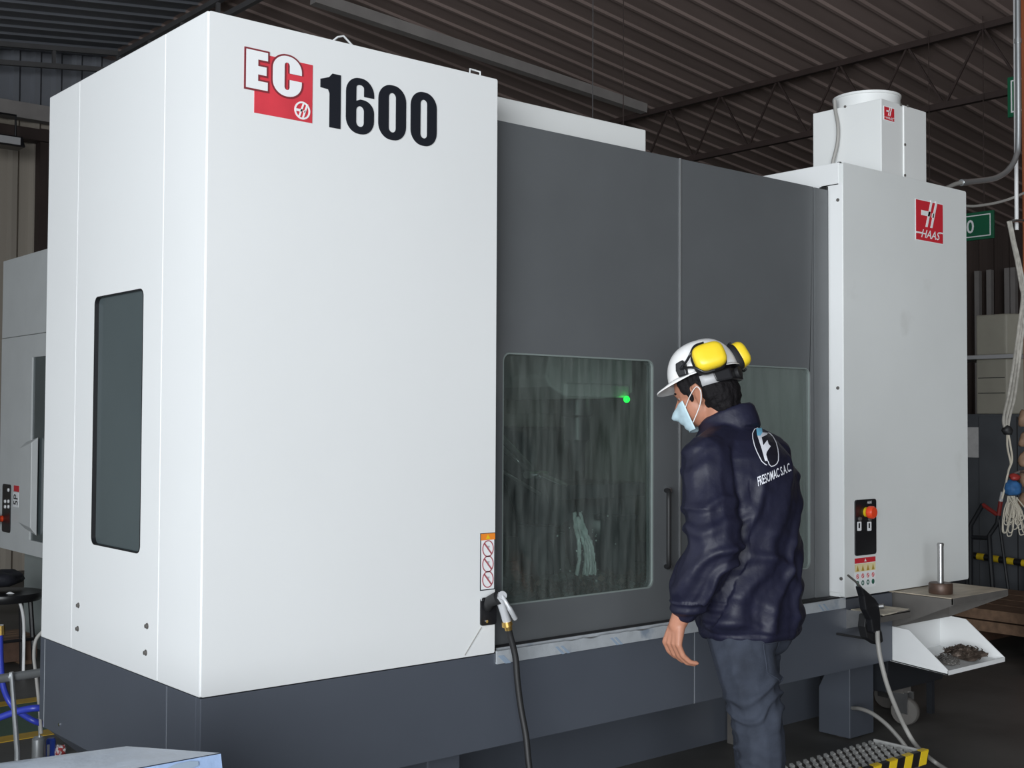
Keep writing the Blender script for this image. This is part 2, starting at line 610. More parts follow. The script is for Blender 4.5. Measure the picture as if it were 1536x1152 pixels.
# unseen front wall, added right of the open side to dim sky light
wf = bpy.data.objects.new('wall_front_unseen', None)
COL.objects.link(wf)
WO['wall_front_unseen'] = Vector((0, 0, 0))
tag(wf, kind='structure')
firsts = None
for x in range(0, 16):
    if firsts is None:
        firsts = (sheet_mesh((x, -9.0, 0), (x, -9.0, 5.25), profw, (1, 0, 0), (0, 1, 0)).build('wall_sheet', 'tan', wf), x)
    else:
        share(firsts[0], 'wall_sheet', (x - firsts[1], 0, 0), wf)
wr = bpy.data.objects.new('wall_right', None)
COL.objects.link(wr)
WO['wall_right'] = Vector((0, 0, 0))
tag(wr, kind='structure')
f0 = None
for y in range(-9, 12):  # stretch behind the view is added to dim light on the right
    if f0 is None:
        f0 = sheet_mesh((14.5, y, 0), (14.5, y, 4.0), profw, (0, 1, 0), (-1, 0, 0)).build('wall_sheet', 'brownwall', wr)
        y0 = y
    else:
        share(f0, 'wall_sheet', (0, y - y0, 0), wr)
# pale vertical posts against the far right wall
for px in (1468, 1486, 1513, 1522):
    p = PX(px, 420, 14.3)
    q = MB().box(14.25, 14.32, p.y - 0.03, p.y + 0.03, 1.2, 3.35)
    q.build('wall_post', 'beamg', wr)


def lattice(name, a, b, drop, n, m, label, chord=0.045, diag=False, web=0.03):
    """lattice beam: top chord a-b, bottom chord drop lower"""
    a, b = Vector(a), Vector(b)
    t = thing(name, a, label, 'truss')
    dz = Vector((0, 0, drop))
    MB().obox(a, b, chord, chord).build('top_chord', m, t)
    MB().obox(a - dz, b - dz, chord, chord).build('bottom_chord', m, t)
    for i in range(n + 1):
        p = a.lerp(b, i / n)
        if diag and i < n:
            q = a.lerp(b, (i + 0.5) / n)
            q2 = a.lerp(b, (i + 1) / n)
            MB().obox(p, q - dz, web, web, up=(1, 0, 0)).build('web_bar', m, t)
            MB().obox(q - dz, q2, web, web, up=(1, 0, 0)).build('web_bar', m, t)
        elif not diag:
            MB().obox(p, p - dz, web, web).build('web_bar', m, t)
    return t


lattice('ridge_truss', (RX, -5, RZ - 0.075), (RX, 11.55, RZ - 0.075), 0.17, 24, 'truss',
        'slim grey lattice beam running along the roof ridge')
lattice('gable_truss', (-4, 11.6, roof_z(-4) - 0.05), (RX, 11.6, RZ - 0.05), 0.17, 14, 'truss',
        'slim grey lattice beam under the roof beside the back wall')
lattice('eave_truss', (8.85, -5, 4.52), (8.85, 12, 4.52), 0.55, 26, 'trussb',
        'dark brown lattice girder of zigzag bars dividing the two roof bays', 0.05, True, 0.016)
# pale roof beam sloping to the brown column
bm_ = MB().obox(PY(470, -3, 8.37), Vector((8.81, 8.37, 4.56)), 0.09, 0.09)
tag(bm_.build('roof_beam', 'beamg'), 'pale grey roof beam sloping down to the brown column', 'beam')
cmb = MB().box(8.78, 8.92, 8.30, 8.44, 0, 3.93).box(8.74, 8.96, 8.28, 8.46, 3.6, 3.75).box(8.70, 9.0, 8.2, 8.54, 0, 0.02)
tag(cmb.build('roof_column', 'trussb'), 'brown steel column under the pale sloping roof beam', 'column')
# dark rafter beyond it
tag(MB().obox((RX + .1, 10.0, RZ - 0.25), (8.78, 10.0, 4.35), 0.12, 0.16).build('rafter', 'trussb'),
    'dark brown rafter high behind the machine', 'rafter')
# beams on the back wall, left
zt = PY(0, 150, 11.85).z
tag(MB().box(-4, 8.7, 11.78, 11.9, zt - 0.15, zt).build('wall_beam', 'beamg'),
    'grey horizontal beam along the top of the tan corrugated wall', 'beam')
zg = PY(0, 188, 11.85).z
tag(MB().box(-4, 8.7, 11.75, 11.9, zg - 0.11, zg).build('wall_girt', 'trussb'),
    'dark brown girt across the tan corrugated wall', 'girt')
p = PY(64, 300, 11.8)
tag(MB().box(p.x - 0.03, p.x + 0.05, 11.8, 11.93, 0, zt - 0.22).build('wall_stud', 'trussb'),
    'dark upright stud against the tan corrugated wall', 'stud')
# flood light hung on the girt
c = PY(6, 212, 11.3)
t = thing('flood_light', c, 'black flood lamp with a wire bracket hanging near the tan wall', 'lamp')
MB().hull8([c + Vector((-.22, -.1, -.05)), c + Vector((.16, -.1, -.05)), c + Vector((.16, .1, -.05)), c + Vector((-.22, .1, -.05))],
           [c + Vector((-.20, -.08, .05)), c + Vector((.14, -.08, .05)), c + Vector((.14, .08, .05)), c + Vector((-.20, .08, .05))]
           ).build('housing', 'black', t, bevel=0.01)
MB().box(c.x - .17, c.x + .11, c.y - .108, c.y - .098, c.z - .035, c.z + .03).build('lens', 'grey_pl', t)
MB().tube([c + Vector((-.16, 0, .04)), c + Vector((-.16, 0, .25)), c + Vector((.1, 0, .25)), c + Vector((.1, 0, .04))], 0.012, 6
          ).build('bracket', 'black', t)
MB().tube([c + Vector((-.03, 0, .25)), c + Vector((-.03, 0.4, .27))], 0.012, 6).build('arm', 'black', t)
# thin wires hanging from the roof
for px, l in ((889, 'thin pale wire hanging from the roof'), (935, 'thin dark red wire hanging from the roof')):
    p = PY(px, 170, 6.2)
    q = MB().tube([(p.x, p.y, 2.3), (p.x, p.y, roof_z(p.x) + 0.01)], 0.0035, 6)
    tag(q.build('hanging_wire', 'truss' if px < 900 else 'trussb'), l, 'wire')

# ================================================================== THE MACHINE
X0, X1, XA, XB = 1.475, 2.48, 4.365, 5.355     # left body, cabinet
Y0, YD, YS = 3.0, 3.08, 4.18                   # front, door plane, left body back
ZB, ZT, ZD = 0.718, 2.545, 2.44                # body bottom, top, door top
ZA = 0.42                                      # skirt bottom
mc = thing('machining_center', (3.4, 3.9, 0),
           'huge white and charcoal machining centre marked EC 1600 with twin sliding doors', 'machine')

# ---- left body
lb = MB().box(X0 + 0.02, X1 - 0.004, Y0 + 0.02, YS, ZB + 0.01, ZT - 0.004).build('left_body', 'white', mc)
MB().prism([rrect(X0 + 0.003, X1, ZB, ZT, 0.006, 3)], 1, Y0, Y0 + 0.022).build('front_panel', 'white', mc, bevel=0.004)
seams = [Y0 + 0.003, 3.263, 3.908, YS]
win = rrect(3.393, 3.752, 1.065, 1.828, 0.022)
for i in range(3):
    a, b = seams[i] + 0.002, seams[i + 1] - 0.002
    loops = [rect(a, b, ZB, ZT)] + ([win] if i == 1 else [])
    MB().prism(loops, 0, X0, X0 + 0.018).build('side_panel', 'white', lb, bevel=0.002)
MB().prism([rrect(3.38, 3.765, 1.05, 1.843, 0.03)], 0, X0 + 0.012, X0 + 0.02).build('side_window', 'glass_side', lb)
gk = MB().prism([rrect(3.390, 3.755, 1.062, 1.831, 0.024), rrect(3.3935, 3.7515, 1.0655, 1.8275, 0.022)], 0, X0 - 0.001, X0 + 0.012)
gk.build('window_gasket', 'black', lb)
for px, py in ((118, 908), (117, 943), (221, 939), (219, 979)):
    q = PX(px, py, X0)
    MB().lathe([(0.009, 0), (0.009, 0.003), (0.006, 0.003), (0.006, 0.008), (0, 0.008)], q + Vector((0.001, 0, 0)), (-1, 0, 0), 8
               ).build('bolt', 'steel_dark', lb)
# lifting loops on top of the left body
p = PY(515, 62, Y0 + 0.03)
MB().tube([(p.x - .055, p.y, ZT - .01), (p.x - .02, p.y, ZT + .022), (p.x + .0, p.y, ZT + .03), (p.x + .05, p.y, ZT - .005)], 0.0035, 6
          ).build('lifting_loop', 'white', lb, smooth=60)
p = PY(712, 108, Y0 + 0.03)
MB().tube([(p.x - .045, p.y, ZT - .004), (p.x - .02, p.y, ZT + .004), (p.x - .02, p.y, ZT + .022), (p.x + .022, p.y, ZT + .022),
           (p.x + .022, p.y, ZT - .01)], 0.0035, 6).build('lifting_loop', 'white', lb, smooth=60)

# ---- skirt (charcoal lower panels)
xs = PY(1043, 1000, Y0).x
xr = 4.725
sk = MB().box(X0 + 0.03, xr - 0.01, Y0 + 0.03, YS - 0.05, ZA + 0.03, ZB + 0.005).build('skirt_frame', 'dark', mc)
MB().box(X0 + 0.004, xs - 0.002, Y0 + 0.004, Y0 + 0.03, ZA, ZB - 0.004).build('skirt_panel', 'apron', sk, bevel=0.002)
MB().box(xs + 0.002, xr, Y0 + 0.004, Y0 + 0.03, ZA, ZB - 0.004).build('skirt_panel', 'apron', sk, bevel=0.002)
MB().box(xs - 0.0035, xs + 0.0035, Y0 + 0.006, Y0 + 0.02, ZA, ZB - 0.04).build('seam_strip', 'silver', sk)
ysm = PX(249, 1080, X0 + .004).y
yl = PX(67, 1000, X0 + .004).y
MB().box(X0 + 0.004, X0 + 0.03, Y0 + 0.031, ysm - 0.002, ZA, ZB - 0.004).build('skirt_panel', 'apron', sk, bevel=0.002)
MB().box(X0 + 0.004, X0 + 0.03, ysm + 0.002, yl, ZA, ZB - 0.004).build('skirt_panel', 'apron', sk, bevel=0.002)
MB().box(X0 + 0.006, X0 + 0.02, ysm - 0.0025, ysm + 0.0025, ZA, ZB - 0.006).build('seam_strip', 'silver', sk)
MB().box(X0 + 0.004, X0 + 0.02, yl + 0.001, yl + 0.004, ZA, ZB - 0.006).build('seam_strip', 'silver', sk)
MB().box(X0 + 0.006, X0 + 0.03, yl + 0.005, YS + 0.02, ZA + 0.02, ZB - 0.004).build('skirt_panel', 'apron', sk)
MB().hull8([(X0 + 0.10, Y0 + 0.30, 0.33), (X0 + 0.4, Y0 + .3, 0.33), (X0 + 0.4, YS - .1, 0.33), (X0 + 0.10, YS - .1, 0.33)],
           [(X0 + 0.01, Y0 + 0.05, ZA), (X0 + 0.4, Y0 + .05, ZA), (X0 + 0.4, YS - .02, ZA), (X0 + 0.01, YS - .02, ZA)]
           ).build('skirt_return', 'apron', sk)
q = PX(88, 1087, X0)
MB().lathe([(0.006, 0), (0.006, 0.004), (0, 0.004)], q + Vector((0.004, 0, 0)), (-1, 0, 0), 8).build('bolt', 'chrome', sk)
# machine bed, set back to the floor, with legs
bed = MB().box(X0 + 0.65, xr + 0.4, 3.66, 5.4, 0.0, ZB - 0.01).build('machine_bed', 'apron', mc)
q = PY(1275, 1110, 3.28)
lx, ly = q.x, 3.28
MB().prism([[(ly, 0.012), (ly + 0.17, 0.012), (ly + 0.17, 0.22), (ly + 0.06, 0.44), (ly, 0.44)]], 0, lx, lx + 0.19
           ).build('leg', 'apron', mc, bevel=0.004)
MB().lathe([(0.05, 0), (0.05, 0.012), (0, 0.012)], (lx + 0.09, ly + 0.09, 0), n=16).build('leg_pad', 'steel_dark', mc)
MB().prism([[(3.40, 0.0), (3.62, 0.0), (3.62, 0.26), (3.58, 0.26)]], 0, 4.36, 4.375).build('gusset', 'steel_dark', mc)
q = PY(690, 1148, 3.12)
MB().box(q.x - 0.13, q.x, 3.12, 3.4, 0.0, ZA + 0.02).build('leg', 'apron', mc, bevel=0.004)

# ---- sill strip with torn protective film
zs0, zs1 = 0.6815, 0.7225
xs0, xs1 = 2.487, 4.368
top = []
N = 90
for i in range(N + 1):
    x = xs0 + (xs1 - xs0) * i / N
    j = 0.0
    if 0.12 < i / N < 0.62:
        j = -max(0, noise.noise(Vector((x * 22, 1.3, 0)))) * 0.012 - max(0, noise.noise(Vector((x * 60, 4.3, 0)))) * 0.006
    top.append((x, zs1 + j))
loop = [(xs0, zs0), (xs1, zs0)] + list(reversed(top))
ss = MB().prism([loop], 1, Y0 - 0.004, Y0 + 0.004).build('sill_strip', 'silver', mc)
MB().box(xs0, xs1, Y0 + 0.003, YD + 0.03, zs0 + 0.005, zs1 - 0.006).build('sill_ledge', 'steel_dark', mc)
MB().box(xs0 + 0.02, xs1 - 0.9, Y0 + 0.02, Y0 + 0.026, zs1 - 0.01, zs1 + 0.004).build('sill_edge', 'silver', mc)
for px in (757, 840, 848, 922, 928, 1232, 1239):
    c = PY(px, 989 - (px - 757) * 0.163, Y0 - 0.0045)
    w = 0.012 if px == 757 else 0.006
    h = 0.014
    MB().prism([[(c.x - 0.016 - w, c.z + h), (c.x - 0.016 + w, c.z + h), (c.x + 0.016 + w, c.z - h), (c.x + 0.016 - w, c.z - h)]], 1,
               Y0 - 0.0048, Y0 - 0.004).build('film_print', 'film_blue', ss)

# ---- top box behind the doors
za = PY(747, 144.4, 3.2).z
MB().box(2.45, PY(969, 195, 3.2).x, 3.2, 4.1, 2.436, za).build('top_housing', 'white2', mc, bevel=0.004)

# ---- sliding doors
xseam = PY(1019.5, 400, YD).x


def door(xl, xr_, wl, wr_, glass):
    d = MB().prism([rect(xl, xr_, zs1 - 0.012, ZD), rrect(wl, wr_, 0.847, 1.675, 0.028)], 1, YD, YD + 0.035
                   ).build('sliding_door', 'door', mc, bevel=0.0025)
    MB().prism([rrect(wl - 0.012, wr_ + 0.012, 0.835, 1.687, 0.035)], 1, YD + 0.008, YD + 0.016).build('window_pane', glass, d)
    MB().prism([rrect(wl - 0.003, wr_ + 0.003, 0.844, 1.678, 0.03), rrect(wl + 0.004, wr_ - 0.004, 0.851, 1.671, 0.025)], 1,
               YD + 0.0005, YD + 0.008).build('window_seal', 'seal', d)
    return d


d1 = door(X1 - 0.03, xseam - 0.003, PY(754, 700, YD).x, PY(980, 700, YD).x, 'glass_door')
d2 = door(xseam + 0.003, PY(1221, 500, YD).x, xseam + 0.14, PY(1224, 700, YD).x - 0.04, 'glass_fog')
MB().box(xseam - 0.002, xseam + 0.0045, YD - 0.004, YD + 0.02, zs1, ZD).build('door_edge_trim', 'zinc', d1)
# handle
hx = PY(991, 790, YD).x
zh0, zh1 = PY(991, 850, YD).z, PY(991, 736, YD).z
MB().tube(bez([(hx + .03, YD + .005, zh1), (hx + .01, YD - .03, zh1 - .002), (hx - .005, YD - .045, zh1 - .035), (hx - .008, YD - .048, (zh0 + zh1) / 2),
               (hx - .005, YD - .045, zh0 + .035), (hx + .01, YD - .03, zh0 + .002), (hx + .03, YD + .005, zh0)], 6), 0.009, 10
          ).build('door_handle', 'rubber', d1, smooth=60)
for z in (zh0, zh1):
    MB().lathe([(0.012, -.002), (0.012, .016), (0.009, .02), (0, .02)], (hx + .03, YD, z), (0, -1, 0), 14).build('handle_ferrule', 'chrome', d1, smooth=40)
# closing strip and seal beside the cabinet
xa = PY(1221, 500, YD).x
MB().hull8([(xa + .002, YD - .004, zs1), (XA - .012, YD - .012, zs1), (XA - .012, YD + .03, zs1), (xa + .002, YD + .03, zs1)],
           [(xa + .002, YD - .004, ZD - .003), (XA - .012, YD - .012, ZD - .006), (XA - .012, YD + .03, ZD - .006), (xa + .002, YD + .03, ZD - .003)]
           ).build('closing_strip', 'door2', mc)
MB().box(XA - .012, XA - .001, YD - .006, YD + .03, zs1 - .01, ZD + .012).build('door_seal', 'rubber', mc)

# ---- right cabinet
cb = MB().box(XA + .004, XB - .02, Y0 + .02, 3.5, 0.722, 2.54).build('control_cabinet', 'cabw', mc)
MB().prism([rrect(XA, XB, 0.722, 2.545, 0.01, 4)], 1, Y0, Y0 + .022).build('cabinet_front', 'cabw', cb, bevel=0.003)
MB().box(XA - .0005, XA + .016, Y0 + .022, 3.5, ZD + .012, 2.548).build('cabinet_side', 'white', cb, bevel=0.002)
MB().box(XA - .0005, XA + .016, Y0 + .003, YD + .03, 0.74, ZD + .02).build('cabinet_side', 'white', cb, bevel=0.002)
MB().box(XB - .02, XB + .018, Y0 + .03, 3.52, 0.70, 2.5).build('cabinet_rear', 'blackpaint', cb)
MB().box(4.9, XB + .02, Y0 + .028, 3.5, 0.66, 0.725).build('cabinet_sole', 'blackpaint', cb)
for px, py in ((1257, 300), (1257, 582), (1262, 868)):
    q = PX(px, py, XA)
    MB().lathe([(0.008, 0), (0.007, 0.004), (0, 0.004)], q, (-1, 0, 0), 8).build('bolt', 'steel_dark', cb)
for px in (1259, 1265):
    q = PY(px, 241, Y0 + .03)
    MB().lathe([(0.009, 0), (0.009, 0.012), (0, 0.012)], (q.x, q.y, 2.54), n=8).build('bolt', 'black', cb)
MB().box(XA + .006, 4.72, Y0 + .1, 3.44, 2.54, 2.55).build('cabinet_top', 'white', cb)

# ---- extraction unit on the cabinet
ex0, ex1, ey0, ey1, ez1 = 4.728, 5.083, 3.05, 3.413, 2.889
eu = MB().box(ex0, ex1, ey0, ey1, 2.54, ez1).build('extractor_housing', 'white2', mc, bevel=0.003)
xsm = PY(1354, 200, ey0).x
MB().box(xsm + .002, ex1 + .001, ey0 - .006, ey0 + .01, 2.56, ez1 - .004).build('access_panel', 'white2', eu, bevel=0.002)
cx_, cy_ = ex0 + .175, ey0 + .19
MB().lathe([(0.150, 0), (0.150, 0.06), (0.154, 0.062), (0.154, 0.072), (0.143, 0.072), (0.143, 0.01), (0, 0.01)], (cx_, cy_, ez1 - .005), n=40
           ).build('duct_collar', 'white2', eu, smooth=35)
for px, py in ((1351, 157), (1361, 159), (1357, 217), (1357, 263)):
    q = PY(px, py, ey0 - .006)
    MB().lathe([(0.006, 0), (0.006, 0.004), (0, 0.004)], q, (0, -1, 0), 8).build('bolt', 'steel_dark', eu)
q = PX(1268, 160, ex0)
MB().lathe([(0.006, 0), (0.006, 0.004), (0, 0.004)], q, (-1, 0, 0), 8).build('bolt', 'steel_dark', eu)
MB().tube(bez([PX(1252, 150, ex0 - .012), PX(1253, 165, ex0 - .012), PX(1257, 190, ex0 - .02), PX(1256, 215, ex0 - .02), PX(1250, 240, ex0 - .03),
               PX(1249, 247, ex0 - .03)], 6), 0.008, 8).build('extractor_cable', 'cable', eu, smooth=60)

# ---- apron behind shelves, at the right end
MB().box(xr, XB - .05, Y0 + .06, 3.5, 0.45, 0.72).build('end_frame', 'blackpaint', mc)


# ---- lettering
def pl(px, py, y=Y0):
    q = PY(px, py, y)
    return q.x, q.z


def hxz(*pts, y=Y0):
    return [pl(a, b, y) for a, b in pts]


num = thing('number_lettering', WO[mc.name], None, None)
num.parent = mc
num.location = (0, 0, 0)


def digit_box(px0, px1, pt, pb, slope=0.243):
    """x range, and z range read at the middle of the glyph"""
    xm = (px0 + px1) / 2
    a = PY(px0, pt, Y0).x
    b = PY(px1, pt, Y0).x
    return a, b


z1t, z1b = PY(505, 112, Y0).z, PY(500, 192, Y0).z
z0t, z0b = z1t + 0.004, z1b - 0.004
# 1
a, b = digit_box(480.5, 511, 0 + 112, 190)
w = b - a
MB().prism([[(b, z1t), (b, z1b), (b - .55 * w, z1b), (b - .55 * w, z1t - .058), (b - .62 * w, z1t - .048), (a, z1t - .046), (a, z1t - .022),
             (b - .58 * w, z1t - .012), (b - .42 * w, z1t)]], 1, Y0 - .002, Y0 + .001).build('digit', 'ink', num)


def rounded(a, b, z0, z1, r, n=8):
    return rrect(a, b, z0, z1, r, n)


# 6
a, b = digit_box(519, 561, 115, 201)
w, h = b - a, z0t - z0b
s_ = 0.36 * w
hole = rrect(a + s_, b - s_, z0b + .13 * h, z0b + .50 * h, 0.139 * w, 5)
outer = (arc(a + .46 * w, z0b + .46 * w, .46 * w, .46 * w, 180, 270, 8) + arc(b - .46 * w, z0b + .46 * w, .46 * w, .46 * w, 270, 360, 8)
         + arc(b - .40 * w, z0b + .62 * h - .36 * w, .40 * w, .36 * w, 0, 90, 7)
         + [(a + s_ + .14 * w, z0b + .62 * h), (a + s_, z0b + .585 * h)]
         + [(a + s_, z0t - .16 * h)] + arc(a + .5 * w, z0t - .17 * h, .14 * w, .05 * h, 180, 0, 6)
         + [(b - s_, z0b + .68 * h), (b, z0b + .68 * h)] + arc(b - .46 * w, z0t - .46 * w, .46 * w, .46 * w, 0, 90, 8)
         + arc(a + .46 * w, z0t - .46 * w, .46 * w, .46 * w, 90, 180, 8))
MB().prism([outer, hole], 1, Y0 - .002, Y0 + .001).build('digit', 'ink', num)
for p0, p1 in ((567.5, 609), (616, 655)):
    a, b = digit_box(p0, p1, 130, 210)
    w = b - a
    MB().prism([rounded(a, b, z0b, z0t, .46 * w), rrect(a + .37 * w, b - .37 * w, z0b + .14 * h, z0t - .14 * h, .129 * w, 5)], 1,
               Y0 - .002, Y0 + .001).build('digit', 'ink', num)

# EC badge
ec = MB()
xl_, xr2 = PY(381, 170, Y0).x, PY(468.5, 140, Y0).x
zb_, zt_ = PY(468, 185, Y0).z, PY(469, 98, Y0).z
badge = MB().prism([rect(xl_, xr2, zb_, zt_)], 1, Y0 - .0012, Y0 + .001).build('model_badge', 'redlogo', mc)


def letter(loopfn, g, name):
    big = loopfn(g)
    MB().prism([big], 1, Y0 - .0032 + g * .1, Y0 + .001).build(name, 'signwhite' if g == 0 else 'outline', badge)


ea, eb = PY(368.5, 100, Y0).x, PY(401, 110, Y0).x
ezt, ezb = PY(369, 73, Y0).z, PY(370, 131, Y0).z


def eloop(g):
    w, h = eb - ea, ezt - ezb
    t = .22 * h
    sx = ea + .55 * w
    return [(ea - g, ezt + g), (eb + g, ezt + g), (eb + g, ezt - t - g), (sx + g, ezt - t - g), (sx + g, ezb + .5 * h + .11 * h + g),
            (eb - .06 * w + g, ezb + .5 * h + .11 * h + g), (eb - .06 * w + g, ezb + .5 * h - .11 * h - g), (sx + g, ezb + .5 * h - .11 * h - g),
            (sx + g, ezb + t + g), (eb + g, ezb + t + g), (eb + g, ezb - g), (ea - g, ezb - g)]


ca, cb2 = PY(408.5, 110, Y0).x, PY(452, 115, Y0).x
czt, czb = ezt + 0.004, ezb - 0.004


def cloop(g):
    w, h = cb2 - ca, czt - czb
    a, b, t, bt = ca - g, cb2 + g, czt + g, czb - g
    r = .48 * (b - a)
    i0, i1 = ca + .40 * w + g, cb2 - .42 * w - g
    ri = (i1 - i0) / 2
    k0, k1 = czb + .40 * h + (-g), czb + .60 * h + g
    k0, k1 = czb + .42 * h + g * 0, czb + .58 * h
    return (arc(a + r, bt + r * .9, r, r * .9, 180, 270, 8) + arc(b - r, bt + r * .9, r, r * .9, 270, 360, 8) + [(b, k0), (i1, k0)]
            + arc((i0 + i1) / 2, czb + .16 * h + ri, ri, ri, 0, -180, 6) + arc((i0 + i1) / 2, czt - .16 * h - ri, ri, ri, 180, 0, 6)
            + [(i1, k1), (b, k1)] + arc(b - r, t - r * .9, r, r * .9, 0, 90, 8) + arc(a + r, t - r * .9, r, r * .9, 90, 180, 8))


letter(eloop, 0.005, 'letter_outline')
letter(eloop, 0.0, 'letter')
letter(cloop, 0.005, 'letter_outline')
letter(cloop, 0.0, 'letter')
# small round emblem on the badge
ecx, ecz = pl(453, 166)
er = 0.0255
MB().prism([arc(ecx, ecz, er, er, 0, 350, 30), arc(ecx, ecz, er * .80, er * .80, 0, 350, 30)], 1, Y0 - .0025, Y0 + .001).build('emblem_ring', 'signwhite', badge)


def h_mark(bx, bz, s, y, parent, m='signwhite', fn=None):
    """slanted double-bar H mark with a bar running out to the left; s is its height"""
    k = 0.36
    for x in (-.10, .22):
        MB().prism([[(bx + s * (x - .5 * k), bz - s * .5), (bx + s * (x + .13 - .5 * k), bz - s * .5), (bx + s * (x + .13 + .5 * k), bz + s * .5),
                     (bx + s * (x + .5 * k), bz + s * .5)]], 1, y - .0012, y + .001).build('emblem_bar', m, parent)
    MB().prism([[(bx - s * .55, bz - s * .10), (bx + s * .02, bz - s * .10), (bx + s * .06, bz + s * .08), (bx - s * .55, bz + s * .08)]], 1,
               y - .0012, y + .001).build('emblem_bar', m, parent)
    MB().prism([[(bx + s * .12, bz - s * .12), (bx + s * .26, bz - s * .12), (bx + s * .30, bz + s * .04), (bx + s * .16, bz + s * .04)]], 1,
               y - .0012, y + .001).build('emblem_bar', m, parent)


h_mark(ecx - .002, ecz, er * 1.55, Y0 - .0018, badge)


def word(s, x0, x1, z0, z1, y, m, parent, name='lettering', shear=0.0):
    vs, fs = text_mesh(s, shear)
    MB().add([(x0 + (x1 - x0) * a, y, z0 + (z1 - z0) * b) for a, b in vs], fs).build(name, m, parent)


def haas_sticker(x0, x1, z0, z1, y, parent, small=False):
    st = MB().prism([rrect(x0 - .004, x1 + .004, z0 - .004, z1 + .004, .003, 3)], 1, y - .001, y + .001).build('maker_sticker', 'signwhite', parent)
    MB().prism([rect(x0, x1, z0, z1)], 1, y - .0016, y + .001).build('sticker_field', 'red', st)
    w, h = x1 - x0, z1 - z0
    # outlined mark reaching beyond the field
    h_mark(x0 + .50 * w, z0 + .70 * h, h * .70, y - .0014, st, 'ink' if False else 'signwhite')
    word('HAAS', x0 + .18 * w, x1 - .10 * w, z0 + .07 * h, z0 + .28 * h, y - .0022, 'signwhite', st, 'lettering', 0.35)
    MB().prism([rect(x0, x0 + .22 * w, z0 + .16 * h, z0 + .20 * h)], 1, y - .0022, y).build('sticker_line', 'signwhite', st)
    MB().prism([rect(x1 - .12 * w, x1, z0 + .25 * h, z0 + .285 * h)], 1, y - .0022, y).build('sticker_line', 'signwhite', st)


a, b = pl(1373.5, 300), pl(1414, 366)
haas_sticker(a[0], b[0], b[1], a[1] + .004, Y0, cb)
a, b = pl(1326, 158, ey0), pl(1341, 183, ey0)
haas_sticker(a[0], b[0], b[1], a[1] - .004, ey0, eu)

# ---- operator box with emergency stop, warning labels
a, b = pl(1281.5, 750), pl(1313, 829)
ob = MB().prism([rrect(a[0], b[0], b[1] - .004, a[1], .012)], 1, Y0 - .006, Y0 + .001).build('switch_plate', 'black', cb, bevel=0.002)
q = PY(1299, 768, Y0 - .006)
MB().lathe([(0.021, 0), (0.021, .010), (0.017, .012), (0, .012)], q, (0, -1, 0), 20).build('stop_collar', 'yellow', ob, smooth=40)
MB().lathe([(0.016, 0), (0.016, .012), (0.026, .016), (0.027, .034), (0.022, .041), (0, .042)], q, (0, -1, 0), 24).build('stop_button', 'estop', ob, smooth=40)
q = PY(1304, 753.5, Y0 - .0065)
word('HAAS', q.x - .016, q.x + .018, q.z - .006, q.z + .006, Y0 - .0068, 'signwhite', ob, 'lettering', 0.35)
for px in (1289, 1304):
    q = PY(px, 789, Y0 - .0065)
    MB().prism([rrect(q.x - .014, q.x + .014, q.z - .020, q.z + .018, .003), rrect(q.x - .007, q.x + .007, q.z - .009, q.z + .012, .003)], 1,
               Y0 - .0075, Y0 - .005).build('switch_label', 'signwhite', ob)
    MB().lathe([(0.009, 0), (0.008, .008), (0, .009)], q + Vector((0, 0, .030)), (0, -1, 0), 12).build('push_button', 'steel_dark', ob)
a, b = pl(1282, 838), pl(1313, 879)
x0_, x1_, z1_, z0_ = a[0], b[0], a[1], b[1]
wl = MB().prism([rect(x0_, x1_, z0_, z1_)], 1, Y0 - .001, Y0 + .001).build('warning_label', 'signwhite', cb)
h = z1_ - z0_
w = x1_ - x0_
MB().prism([rect(x0_, x1_, z1_ - .17 * h, z1_)], 1, Y0 - .0016, Y0).build('label_band', 'red', wl)
MB().prism([[(x0_ + .5 * w - .008, z1_ - .13 * h), (x0_ + .5 * w + .008, z1_ - .13 * h), (x0_ + .5 * w, z1_ - .03 * h)]], 1, Y0 - .002, Y0).build('label_symbol', 'signwhite', wl)
MB().prism([rect(x0_, x1_, z1_ - .45 * h, z1_ - .19 * h)], 1, Y0 - .0014, Y0).build('label_band', mat('label_cream', (0.80, 0.70, 0.40), .5), wl)
for i in range(4):
    c = x0_ + w * (.125 + .25 * i)
    MB().prism([[(c - .010, z1_ - .43 * h), (c + .010, z1_ - .43 * h), (c, z1_ - .24 * h)]], 1, Y0 - .002, Y0).build('label_symbol', mat('label_ochre', (0.45, 0.30, 0.04), .5) if i == 0 else bpy.data.materials['label_ochre'], wl)
    zc = z1_ - .60 * h
    MB().prism([arc(c, zc, .009, .010, 0, 340, 16), arc(c, zc, .0065, .0075, 0, 340, 16)], 1, Y0 - .002, Y0).build('label_symbol', 'red', wl)
    MB().prism([[(c - .007, zc + .006), (c - .005, zc + .008), (c + .007, zc - .006), (c + .005, zc - .008)]], 1, Y0 - .002, Y0).build('label_symbol', 'red', wl)
    MB().prism([arc(c, z0_ + .17 * h, .010, .011, 0, 340, 16)] + ([] if i == 3 else [arc(c, z0_ + .17 * h, .005, .006, 0, 340, 16)]), 1,
               Y0 - .002, Y0).build('label_symbol', mat('label_green', (0.02, 0.12, 0.08), .5) if i == 0 else bpy.data.materials['label_green'], wl)

